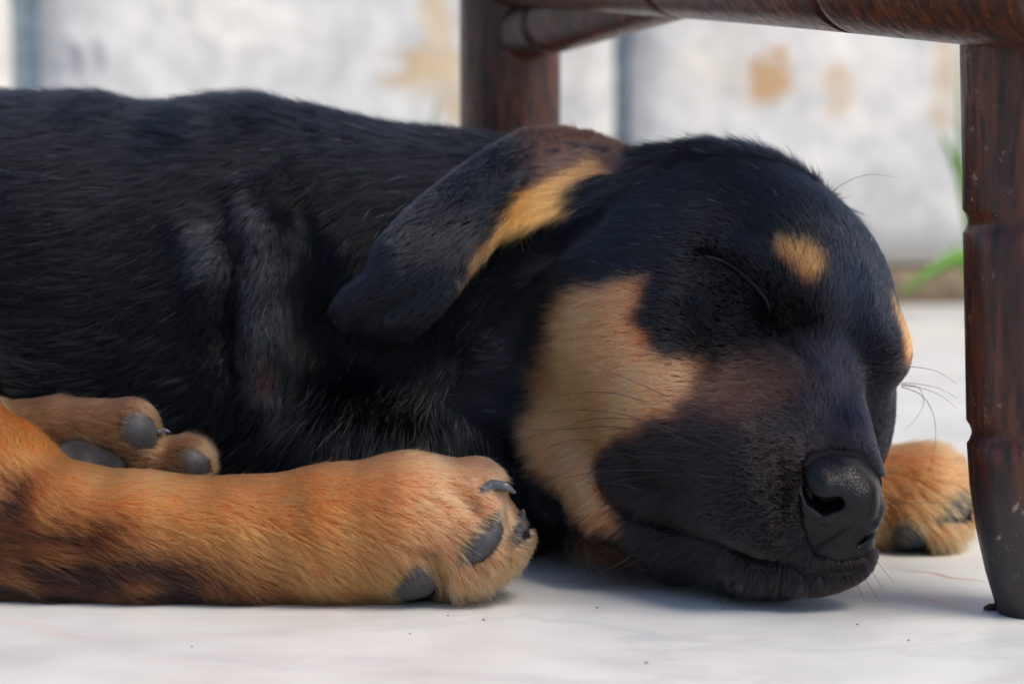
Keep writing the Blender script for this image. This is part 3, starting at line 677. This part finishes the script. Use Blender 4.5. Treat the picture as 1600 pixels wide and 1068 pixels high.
for _r, _k in ((0, .8), (1, .92), (3, .78)):
    GUIDE[_r] = [(g[0], g[1], g[2], g[3], g[4] * (_k if g[1] < 590 or _r == 1 else 1), g[5]) for g in GUIDE[_r]]
def build_guides():
    out = {}
    for reg, L in GUIDE.items():
        P, T, A = [], [], []
        for (px, py, dx, dy, ln, lift) in L:
            p = G.surf(px, py, *((-7, 4.5) if reg == 3 else (-7, 20))); n = np.array([G.sample(p + e) - G.sample(p - e) for e in np.eye(3) * .15]); n /= np.linalg.norm(n) + 1e-9
            v = ray(px, py); v = v / np.linalg.norm(v); a = np.array([dx, 0, 0]) - dy * UPV; vn = v @ n
            t = a - v * (a @ n) / (vn if abs(vn) > .3 else math.copysign(.3, vn)); t -= n * (t @ n); t /= np.linalg.norm(t) + 1e-9
            P.append(p); T.append(t); A.append((ln, lift))
            if reg == 1:                                  # the far side of the face mirrors the near side
                h = toH(p)
                if abs(h[1]) > .8:
                    m = np.diag([1, -1, 1]); P.append(HT + HS * (HR @ (m @ h))); T.append(HR @ (m @ (HR.T @ t))); A.append((ln, lift))
        out[reg] = (np.array(P), np.array(T), np.array(A))
    return out
GD = build_guides()

def groom(P, Nn, reg):
    T = np.zeros_like(P); A = np.zeros((len(P), 2))
    for r, (gp, gt, ga) in GD.items():
        I = np.nonzero(reg == r)[0]
        for c in range(0, len(I), 40000):
            J = I[c:c + 40000]; d2 = ((P[J][:, None, :] - gp[None]) ** 2).sum(2); w = 1 / (d2 + .08) ** 1.8; w /= w.sum(1, keepdims=True)
            T[J] = w @ gt; A[J] = w @ ga
    T -= Nn * (T * Nn).sum(1, keepdims=True); T /= np.linalg.norm(T, axis=1, keepdims=True) + 1e-9
    return T, A

def bare_mask(P, reg, grow=0.0):
    px, py = project(P); b = np.zeros(len(P), bool)
    for poly, r, ymax in BARE:
        m = (reg == r) & (P[:, 1] < ymax); I = np.nonzero(m)[0]
        if len(I): b[I] |= poly_sd(px[I], py[I], poly) < (grow[I] if np.ndim(grow) else grow)
    return b
EYELINE = SP([(1100, 400), (1130, 409), (1160, 428), (1182, 448), (1197, 467), (1204, 488)], 0)

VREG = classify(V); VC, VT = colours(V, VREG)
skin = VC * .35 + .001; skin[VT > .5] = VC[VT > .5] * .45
bm_ = bare_mask(V, VREG, 4.0); skin[bm_] = (.014, .012, .014)

def vcol_mat():
    m, nt, out = mat('skin'); n = N(nt)
    a = n('Attribute', attribute_name='skin_colour')
    nz = n('TexNoise', {'Vector': n('TexCoord').outputs['Object'], 'Scale': 900.0, 'Detail': 3.0}).outputs['Fac']
    b = n('Bump', {'Height': nz, 'Strength': .5, 'Distance': .0003})
    p = n('BsdfPrincipled', {'Base Color': a.outputs['Color'], 'Roughness': .8, 'Specular IOR Level': .04, 'Normal': b.outputs[0]})
    nt.links.new(p.outputs[0], out.inputs[0]); return m
M_skin = vcol_mat()
BX = (-2.0, 8.0, 0.0)
puppy = empty('puppy', (BX[0] * CM, BX[1] * CM, 0))
tag(puppy, 'black and tan puppy asleep on the marble floor with its chin down and eyes closed', 'dog')
body = mesh_obj('body', V, Q, M_skin, puppy)
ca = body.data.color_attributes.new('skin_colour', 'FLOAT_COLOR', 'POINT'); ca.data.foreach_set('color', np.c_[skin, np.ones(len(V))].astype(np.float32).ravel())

def hair_mat(ior=1.27, rough=.26):
    m, nt, out = mat('fur'); n = N(nt)
    a = n('Attribute', attribute_name='hair_colour')
    h = n('BsdfHairPrincipled'); h.model = 'CHIANG'; h.parametrization = 'COLOR'
    nt.links.new(a.outputs['Color'], h.inputs['Color'])
    h.inputs['IOR'].default_value = ior; h.inputs['Roughness'].default_value = rough; h.inputs['Radial Roughness'].default_value = .5; h.inputs['Random Roughness'].default_value = .15
    try: h.inputs['Coat'].default_value = 0.0
    except Exception: pass
    nt.links.new(h.outputs[0], out.inputs[0]); return m
M_fur = hair_mat(); M_fur_sleek = hair_mat(1.42, .2)
NP_ = 5
def hash01(I, k):
    h = (I[..., 0] * 73856093) ^ (I[..., 1] * 19349663) ^ (I[..., 2] * 83492791) ^ (k * 2654435761)
    h = (h ^ (h >> 13)) * 1274126177 & 0x7fffffff; h = (h ^ (h >> 16)) * 2246822519 & 0x7fffffff; return (h ^ (h >> 15)) % 100003 / 100003.0
def clumps(P, cell):
    """nearest of a jittered lattice of tuft centres: its position and its cell"""
    I = np.floor(P / cell[:, None]).astype(np.int64); best = np.full(len(P), 1e9); bc = np.zeros_like(P); bi = np.zeros_like(I)
    for dx in (-1, 0, 1):
        for dy in (-1, 0, 1):
            for dz in (-1, 0, 1):
                J = I + np.array([dx, dy, dz]); c = (J + np.stack([hash01(J, 1), hash01(J, 2), hash01(J, 3)], -1)) * cell[:, None]; d = ((P - c) ** 2).sum(1); m = d < best
                best[m] = d[m]; bc[m] = c[m]; bi[m] = J[m]
    return bc, bi
def make_fur(name, P, Nn, T, A, C, width, jit=.10, clump=.16, pale=0.0, side_noise=.3, cell=.17):
    n = len(P)
    cs = np.full(n, cell) * (1 if name != 'head_fur' else 1); cc, ci = clumps(P, cs); h1, h2, h3 = hash01(ci, 5), hash01(ci, 6), hash01(ci, 7)
    L = A[:, 0] * np.clip(1 + .16 * rng.normal(size=n), .45, 1.6) * (.8 + .4 * h1); lift = A[:, 1] * np.clip(1 + .3 * rng.normal(size=n), .2, 2.0) * (.55 + .9 * h2)
    Bn = np.cross(Nn, T)
    swirl = side_noise * noise(P, 3.2, 2) * .3 + (h3 - .5) * .38
    ang = swirl + jit * rng.normal(size=n); D = T * np.cos(ang)[:, None] + Bn * np.sin(ang)[:, None]
    off = cc - P; off -= Nn * (off * Nn).sum(1, keepdims=True); off -= D * (off * D).sum(1, keepdims=True) * .8
    cl = np.stack([noise(P, 16., 4), noise(P, 16., 5), noise(P, 16., 1)], 1) * clump
    cl -= Nn * (cl * Nn).sum(1, keepdims=True) * .6; pull = off * np.clip(.35 + .45 * rng.random(n), 0, .8)[:, None] * smooth01(A[:, 0] / .35)[:, None]
    tn = smooth01((C[:, 0] - .1) / .2); C = C * (1 + (h2 - .5) * (.62 - .34 * tn))[:, None]
    curl = rng.normal(size=(n, 3)) * .06
    t = np.linspace(0, 1, NP_)[None, :, None]
    X = P[:, None] + L[:, None, None] * (D[:, None] * t + Nn[:, None] * (lift[:, None, None] * 1.5 * (t - .45 * t * t)) + (cl[:, None] * .5 + curl[:, None]) * t ** 2) + pull[:, None] * t ** 1.3
    # keep hairs outside the skin
    Y = X[:, 1:].reshape(-1, 3); d = G.sample(Y).reshape(n, NP_ - 1); want = .02 + .05 * np.linspace(.3, 1, NP_ - 1)[None] + (rng.random(n) * .08)[:, None]
    push = np.clip(want - d, 0, .5); X[:, 1:] += Nn[:, None] * push[..., None]
    X[..., 2] = np.maximum(X[..., 2], .012 + .02 * rng.random((n, 1)))
    cu = bpy.data.hair_curves.new(name); cu.add_curves([NP_] * n)
    cu.attributes['position'].data.foreach_set('vector', (X * CM).astype(np.float32).ravel())
    prof = np.array([1.0, .95, .8, .55, .12]); w = width * np.clip(1 + .25 * rng.normal(size=n), .5, 1.6); pm = rng.random(n) < pale; w = np.where(pm, w * 1.45, w)
    if 'radius' not in cu.attributes: cu.attributes.new('radius', 'FLOAT', 'POINT')
    cu.attributes['radius'].data.foreach_set('value', (w[:, None] * prof[None] * CM).astype(np.float32).ravel())
    C = C * np.clip(1 + (.24 - .12 * tn)[:, None] * rng.normal(size=(n, 1)), .4, 1.8)
    if np.any(pale):
        m = pm; C[m] = np.array([.55, .53, .52]) * rng.uniform(.6, 1.6, (m.sum(), 1))
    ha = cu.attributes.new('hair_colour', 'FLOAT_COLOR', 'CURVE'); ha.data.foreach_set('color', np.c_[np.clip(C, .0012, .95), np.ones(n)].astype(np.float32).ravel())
    cu.materials.append(M_fur_sleek if name in ('head_fur', 'ear_fur') else M_fur)
    o = bpy.data.objects.new(name, cu); COL.objects.link(o); o.parent = puppy; o.matrix_parent_inverse = Matrix.Translation(-Vector(puppy.location)); o['kind'] = 'stuff'
    return o

def sample_roots(dens):
    """random points on the mesh; dens[face] hairs per square cm"""
    ar = .5 * np.linalg.norm(np.cross(V[Q[:, 2]] - V[Q[:, 0]], V[Q[:, 3]] - V[Q[:, 1]]), axis=1); lam = ar * dens
    k = rng.poisson(lam); f = np.repeat(np.arange(len(Q)), k); u, v = rng.random((2, len(f)))
    w = np.stack([(1 - u) * (1 - v), u * (1 - v), u * v, (1 - u) * v], 1)
    P = (V[Q[f]] * w[..., None]).sum(1); Nn = (VN[Q[f]] * w[..., None]).sum(1); return P, Nn / (np.linalg.norm(Nn, axis=1, keepdims=True) + 1e-9)
if FUR:
    fc = V[Q].mean(1); fn = VN[Q].mean(1); vd = fc - CAM; vd /= np.linalg.norm(vd, axis=1, keepdims=True); facing = -(fn * vd).sum(1)
    freg = VREG[Q[:, 0]]
    px, py = project(fc)
    dens = np.array([520, 900, 900, 800, 600, 800.])[freg] * np.where(facing > -.25, 1, .12) * DENS
    dens *= np.where((px < -60) | (fc[:, 2] < .12), .15, 1)
    h = toH(fc); dens *= np.where((freg == 1) & (h[:, 0] > 3.5), 1.7, 1)
    dens[fc[:, 2] < .035] = 0
    P, Nn = sample_roots(dens); reg = classify(P); keep = ~bare_mask(P, reg, -3.5 * (reg > 2) + 0.0)
    ed = dist_path(P, [(p, .0) for p in EYELINE]); keep &= ed > .16
    P, Nn, reg = P[keep], Nn[keep], reg[keep]
    T, A = groom(P, Nn, reg); ed = dist_path(P, [(p, .0) for p in EYELINE]); A[:, 0] *= np.clip(.2 + ed / .7, .2, 1)
    md = dist_path(P, [(p, 0.) for p in mouth]); A[:, 0] *= np.clip(.45 + md / .5, .45, 1)
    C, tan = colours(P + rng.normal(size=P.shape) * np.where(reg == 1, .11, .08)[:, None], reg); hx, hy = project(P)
    chest = smooth01(1 - np.abs(hx - 640) / 230) * smooth01((hy - 560) / 60) * (reg == 0)
    pale = .004 + .11 * chest + .03 * (reg == 0) * smooth01(1 - np.abs(hx - 400) / 90) * smooth01((hy - 590) / 60)
    pale = np.where(reg == 0, pale, np.where((reg == 1) & (tan < .3) & (toH(P)[:, 0] < 2.5), .003, .0))
    nm = {0: 'torso_fur', 1: 'head_fur', 2: 'ear_fur', 3: 'leg_fur', 4: 'forepaw_fur', 5: 'hind_paw_fur'}
    cellz = {0: .19, 1: .12, 2: .12, 3: .11, 4: .16, 5: .12}
    wd = {0: .0052, 1: .0042, 2: .0045, 3: .0048, 4: .0055, 5: .0048}
    for r in nm:
        m = reg == r; make_fur(nm[r], P[m], Nn[m], T[m], A[m], C[m], wd[r], pale=pale[m], cell=cellz[r]); print(nm[r], m.sum())

# ------------------------------------------------------------------ nose leather
def nose_mat():
    m, nt, out = mat('nose_leather'); n = N(nt)
    tc = n('TexCoord').outputs['Object']
    vo = n('TexVoronoi', {'Vector': tc, 'Scale': 1500.0}, feature='DISTANCE_TO_EDGE').outputs['Distance']
    e = n.ramp(vo, [(0.0, (0,) * 3), (.18, (1,) * 3)])
    nz = n('TexNoise', {'Vector': tc, 'Scale': 260.0, 'Detail': 4.0}).outputs['Fac']
    c = n.ramp(nz, [(.3, (.003, .0025, .0032)), (.7, (.006, .005, .0065))])
    b = n('Bump', {'Height': e, 'Strength': .32, 'Distance': .0002}); b2 = n('Bump', {'Height': nz, 'Strength': .4, 'Distance': .0008, 'Normal': b.outputs[0]})
    p = n('BsdfPrincipled', {'Base Color': c, 'Roughness': n.ramp(nz, [(.3, (.22,) * 3), (.7, (.36,) * 3)]), 'Specular IOR Level': .24, 'Normal': b2.outputs[0]})
    nt.links.new(p.outputs[0], out.inputs[0]); return m
nose = mesh_obj('nose', nv, nq, nose_mat(), puppy)

# ------------------------------------------------------------------ pads and claws
def pad_mat():
    m, nt, out = mat('paw_pad_skin'); n = N(nt)
    tc = n('TexCoord').outputs['Object']
    vo = n('TexVoronoi', {'Vector': tc, 'Scale': 1300.0}).outputs['Distance']
    nz = n('TexNoise', {'Vector': tc, 'Scale': 200.0, 'Detail': 5.0}).outputs['Fac']
    c = n.ramp(nz, [(.3, (.020, .019, .022)), (.7, (.05, .047, .052))])
    b = n('Bump', {'Height': vo, 'Strength': .3, 'Distance': .0002}); b2 = n('Bump', {'Height': nz, 'Strength': .4, 'Distance': .0008, 'Normal': b.outputs[0]})
    p = n('BsdfPrincipled', {'Base Color': c, 'Roughness': .6, 'Specular IOR Level': .35, 'Normal': b2.outputs[0]})
    nt.links.new(p.outputs[0], out.inputs[0]); return m
M_pad = pad_mat(); M_claw = plain('claw_horn', (.06, .058, .07), .35, .3, 500, .5)
def pad(poly, hgt, y0=-7, y1=20, sink=.25, n=28, rings=9):
    P = np.array(poly, float); m = len(P); pts = []
    for k in range(n):                                   # closed Catmull-Rom outline
        t = k / n * m; i = int(t); f = t - i; p0, p1, p2, p3 = P[(i - 1) % m], P[i % m], P[(i + 1) % m], P[(i + 2) % m]
        pts.append(.5 * ((2 * p1) + (-p0 + p2) * f + (2 * p0 - 5 * p1 + 4 * p2 - p3) * f * f + (-p0 + 3 * p1 - 3 * p2 + p3) * f ** 3))
    pts = np.array(pts); c = pts.mean(0); ctr = G.surf(*c, y0, y1)
    nn = np.array([G.sample(ctr + e) - G.sample(ctr - e) for e in np.eye(3) * .2]); nn /= np.linalg.norm(nn)
    vv = ray(*c); vv /= np.linalg.norm(vv); nn = nn - .35 * vv; nn /= np.linalg.norm(nn)
    V = [ctr + nn * hgt]; F = []
    base = [ctr] 
    for j in range(1, rings + 2):
        t = min(1.0, j / rings); h = hgt * math.sqrt(max(0, 1 - t ** 2.4)) if j <= rings else -sink
        for k in range(n):
            q = c + (pts[k] - c) * (t if j <= rings else .96); s_ = G.surf(q[0], q[1], y0, y1)
            Y = ctr[1] + np.clip(s_[1] - ctr[1], -.5, .7) ; s_ = at(q[0], q[1], Y); V.append(s_ + nn * h)
    for k in range(n): F.append((0, 1 + k, 1 + (k + 1) % n))
    for j in range(rings):
        for k in range(n):
            a = 1 + j * n; F.append((a + k, a + n + k, a + n + (k + 1) % n, a + (k + 1) % n))
    a = 1 + rings * n; F.append(tuple(a + (n - 1 - k) for k in range(n)))
    V = np.array(V); V[:, 2] = np.maximum(V[:, 2], .01)
    return mesh_obj('paw_pad', V, F, M_pad, puppy)
pad([(718,880),(730,852),(758,822),(781,801),(786,815),(782,842),(762,868),(738,881)], .14, y1=4)
pad([(795,858),(798,834),(808,808),(818,794),(821,812),(817,834),(806,850)], .13, y1=3)
pad([(603,934),(610,915),(630,896),(655,880),(676,888),(684,912),(668,930),(635,938)], .16, y1=4)
pad([(190,655),(212,642),(235,648),(248,675),(238,700),(212,706),(192,690)], .16, y0=2, y1=8)
pad([(280,706),(300,698),(322,708),(332,732),(318,748),(285,742)], .14, y0=2, y1=8)
pad([(82,700),(105,685),(135,686),(165,700),(195,718),(190,742),(110,745),(84,722)], .22, y0=2, y1=8)
pad([(1464,816),(1480,786),(1505,768),(1518,790),(1502,812),(1480,819)], .14, y0=5)
pad([(1384,840),(1400,815),(1420,806),(1440,822),(1449,848),(1425,860),(1395,860)], .16, y0=5)
def claw(pts, radii, off, y0=-7, y1=8):
    P = [G.surf(px, py, y0, y1) for px, py in pts]; p0 = P[0]
    P = [p * .0 + at(pts[i][0], pts[i][1], min(p[1], p0[1] + .3) - off[i]) for i, p in enumerate(P)]
    Pn = []
    for i in range(len(P) - 1):
        for t in np.linspace(0, 1, 5, endpoint=False): Pn.append(P[i] * (1 - t) + P[i + 1] * t)
    Pn.append(P[-1]); R = np.interp(np.linspace(0, 1, len(Pn)), np.linspace(0, 1, len(radii)), radii)
    V, F = tube(Pn, R, 10); return mesh_obj('claw', V, F, M_claw, puppy)
claw([(752, 768), (770, 758), (790, 760), (806, 770)], [.13, .16, .13, .03], [-.05, .12, .2, .2], y1=4)
claw([(246, 676), (256, 672), (266, 675)], [.09, .08, .03], [.1, .15, .2], 2, 8)

# closed eyelids: a thin dark rim along the slit
def smooth_path(P, k=6):
    P = np.array(P); out = []
    for i in range(len(P) - 1):
        p0, p1, p2, p3 = P[max(i - 1, 0)], P[i], P[i + 1], P[min(i + 2, len(P) - 1)]
        for t in np.linspace(0, 1, k, endpoint=False): out.append(.5 * ((2 * p1) + (-p0 + p2) * t + (2 * p0 - 5 * p1 + 4 * p2 - p3) * t * t + (-p0 + 3 * p1 - 3 * p2 + p3) * t ** 3))
    out.append(P[-1]); return np.array(out)
M_lid = plain('eyelid_skin', (.006, .005, .006), .5, .3, 600, .2)
ep = smooth_path(np.array(EYELINE)) - ray(1150, 440) * .10; nr = len(ep); rr = .12 * np.sin(np.linspace(.15, math.pi - .15, nr)) * .7 + .015
Vv, Ff = tube(ep, rr, 8); mesh_obj('eyelid', Vv, Ff, M_lid, puppy)

# ------------------------------------------------------------------ whiskers
M_whisk = plain('whisker', (.02, .018, .02), .35, 0, 100, .5)
M_pale = plain('pale_whisker', (.5, .47, .44), .4, 0, 100, .5)
WH = [
 ([(1068,630),(1000,600),(924,569)], .010), ([(1041,639),(978,618),(933,612),(866,618)], .010), ([(1113,706),(1050,678),(996,654),(960,645),(897,640),(839,643)], .012),
 ([(1068,675),(1005,657),(942,653),(901,661),(825,683)], .011), ([(1014,679),(951,666),(870,671),(780,668)], .010), ([(1000,704),(955,693),(892,687),(838,708)], .010), ([(1050,735),(951,735),(865,749)], .008),
 ([(1140,670),(1090,640),(1040,625)], .008), ([(1120,730),(1060,715),(1000,712)], .008), ([(1150,750),(1090,742),(1020,745)], .008), ([(1160,715),(1110,690),(1060,672)], .008),
 ([(1007,854),(965,881),(900,907),(850,906)], .010), ([(1010,867),(981,883),(931,909)], .009), ([(978,886),(965,899),(962,914)], .008), ([(1040,893),(1027,901),(993,924)], .008), ([(968,823),(930,832),(900,847)], .009),
 ([(1380,850),(1389,864),(1414,893),(1448,911)], .010), ([(1392,835),(1414,857),(1441,879),(1453,898)], .009), ([(1352,875),(1362,891),(1380,920)], .009), ([(1330,895),(1340,915),(1352,940)], .009), ([(1340,888),(1353,906),(1375,940)], .009), ([(1360,862),(1370,876),(1397,910)], .009),
 ([(1385,786),(1420,785),(1495,786)], .008), ([(1420,572),(1462,579),(1496,600)], .009), ([(1408,598),(1437,600),(1469,607),(1496,622)], .009), ([(1408,602),(1440,606),(1472,619),(1496,639)], .009),
 ([(1408,604),(1438,616),(1456,641),(1462,675),(1456,720),(1445,760)], .010), ([(1408,600),(1436,606),(1443,630),(1430,655),(1411,672)], .008), ([(1235,362),(1270,330),(1310,292),(1355,273),(1398,277)], .010),
 ([(1240,445),(1232,415),(1216,385)], .008), ([(1246,430),(1252,398),(1268,370)], .009), ([(1236,440),(1228,400),(1222,372)], .007), ([(1250,445),(1268,415),(1282,395)], .007), ([(1240,420),(1244,385),(1258,352)], .008),
]
wr = np.random.default_rng(11)
for _ in range(16):
    x0, y0 = wr.uniform(1010, 1160), wr.uniform(660, 790); ln = wr.uniform(60, 130); sl = wr.uniform(-.25, .1); WH.append(([(x0, y0), (x0 - ln * .5, y0 + ln * .5 * sl - 4), (x0 - ln, y0 + ln * sl + wr.uniform(-2, 10))], .008))
for pts, r in WH:
    root = G.surf(*pts[0]); P = [root]; Y = root[1]
    for i, (px, py) in enumerate(pts[1:], 1):
        q = G.surf(px, py); on = G.sample(np.array([q]))[0] < .3
        if on and abs(q[1] - root[1]) < 5: Y = min(Y + 2.0, q[1] - (.18 + .12 * i))
        p = at(px, py, Y)
        if p[2] < .05: Y2 = Y + (0.05 - p[2]) * 5.2; p = at(px, py, Y2)
        P.append(p)
    sp = smooth_path(P, 6); rad = r * np.linspace(1.15, .35, len(sp)); Vv, Ff = tube(sp, rad, 5); mesh_obj('whisker', Vv, Ff, M_whisk, puppy)

# ------------------------------------------------------------------ grass by the wall, scraps on the floor
def grass_mat():
    m, nt, out = mat('grass_blade'); n = N(nt)
    nz = n('TexNoise', {'Vector': n('TexCoord').outputs['Object'], 'Scale': 60.0, 'Detail': 3.0}).outputs['Fac']
    c = n.ramp(nz, [(.3, (.10, .26, .03)), (.7, (.22, .46, .06))])
    p = n('BsdfPrincipled', {'Base Color': c, 'Roughness': .5, 'Transmission Weight': 0.0})
    t = n('BsdfTranslucent', {'Color': c}); mx = n('MixShader', {0: .35, 1: p.outputs[0], 2: t.outputs[0]})
    nt.links.new(mx.outputs[0], out.inputs[0]); return m
M_grass = grass_mat()
def blade(pts, w, parent):
    P = smooth_path([np.array(p) for p in pts], 7); n = len(P); V = []; F = []
    for i, p in enumerate(P):
        t = i / (n - 1); ww = w * (math.sin(min(1, t * 2.2 + .35) * math.pi / 2)) * (1 - t ** 3) + .01; T = P[min(i + 1, n - 1)] - P[max(i - 1, 0)]; T /= np.linalg.norm(T)
        sdv = np.cross(T, [0, 1, 0]); sdv /= np.linalg.norm(sdv) + 1e-9
        V += [p - sdv * ww, p + np.array([0, .25 * ww + .04, 0]), p + sdv * ww, p + np.array([0, .25 * ww - .02, 0])]
    for i in range(n - 1):
        for k in range(4): F.append((i * 4 + k, i * 4 + (k + 1) % 4, i * 4 + 4 + (k + 1) % 4, i * 4 + 4 + k))
    return mesh_obj('blade', V, F, M_grass, parent)
def plant(name, px, blades, label, Y=80.0):
    r = at(px, 470, Y); e = empty(name, (r[0] * CM, Y * CM, 0)); tag(e, label, 'plant')
    for pts, w in blades:
        P = [np.array([r[0] + rng.normal() * .2, Y, 0.0])] + [at(x, y, Y + dy) for x, y, dy in pts]; blade(P, w, e)
plant('grass_tuft', 1540, [([(1530,430,0),(1500,402,-1),(1455,424,-2),(1404,460,-3)], .5), ([(1522,380,0),(1500,275,-1),(1468,205,-2)], .34), ([(1530,380,1),(1502,240,1),(1503,60,0)], .2), ([(1550,380,1),(1545,260,1),(1560,180,0)], .22), ([(1520,440,1),(1497,395,1),(1490,370,0)], .12)],
      'green grass tuft with an arching blade at the wall foot behind the near stool leg')
plant('grass_tuft', 672, [([(668,330,0),(674,215,0),(686,150,-1)], .16), ([(680,330,0),(690,260,0),(700,200,-1)], .14), ([(664,330,0),(650,260,0),(640,215,0)], .14)],
      'thin grass tuft growing at the wall foot behind the back of the puppy')
def chip(name, px, py, Yc, size, col, label, seed):
    r = np.random.default_rng(seed); c = at(px, py, 0); d = ray(px, py); k = (-CAM[2]) / d[2]; c = CAM + d * k; V = []; F = []; n = 9
    for z, sc_ in ((0.005, 1.0), (size[2] * .6, .9), (size[2], .45)):
        for i in range(n):
            a = 2 * math.pi * i / n; q = 1 + .3 * r.normal(); V.append((c[0] + size[0] * sc_ * math.cos(a) * q, c[1] + size[1] * sc_ * math.sin(a) * q, z + abs(r.normal()) * .02))
    for j in range(2):
        for i in range(n): F.append((j * n + i, j * n + (i + 1) % n, j * n + n + (i + 1) % n, j * n + n + i))
    F.append(tuple(range(n))[::-1]); F.append(tuple(2 * n + i for i in range(n)))
    o = mesh_obj(name, V, F, plain(name + '_bark', col, .8, .6, 500, .3)); tag(o, label, 'debris'); return o
chip('bark_scrap', 1549, 952, 0, (.20, .16, .14), (.05, .022, .012), 'small dark scrap of bark on the floor beside the foot of the near stool leg', 1)
CR = [(700, 961), (755, 968), (1130, 951), (933, 949), (640, 990), (1340, 975), (300, 1010), (835, 872), (1420, 1000), (1010, 1035)]
V, F = [], []
for i, (px, py) in enumerate(CR):
    d = ray(px, py); c = CAM + d * (-CAM[2] / d[2]); r_ = .03 + .02 * rng.random(); b0 = len(V)
    for k in range(6): V.append(c + np.array([r_ * math.cos(k * 1.047) * (1 + .3 * rng.normal()), r_ * math.sin(k * 1.047), .004]))
    V.append(c + np.array([0, 0, r_ * .8])); F += [(b0 + k, b0 + (k + 1) % 6, b0 + 6) for k in range(6)]; F.append(tuple(b0 + k for k in range(5, -1, -1)))
tag(mesh_obj('crumbs', V, F, plain('crumb', (.09, .08, .07), .9, 0, 100, .2)), 'tiny grey dirt crumbs scattered on the marble in front of the puppy', kind='stuff')
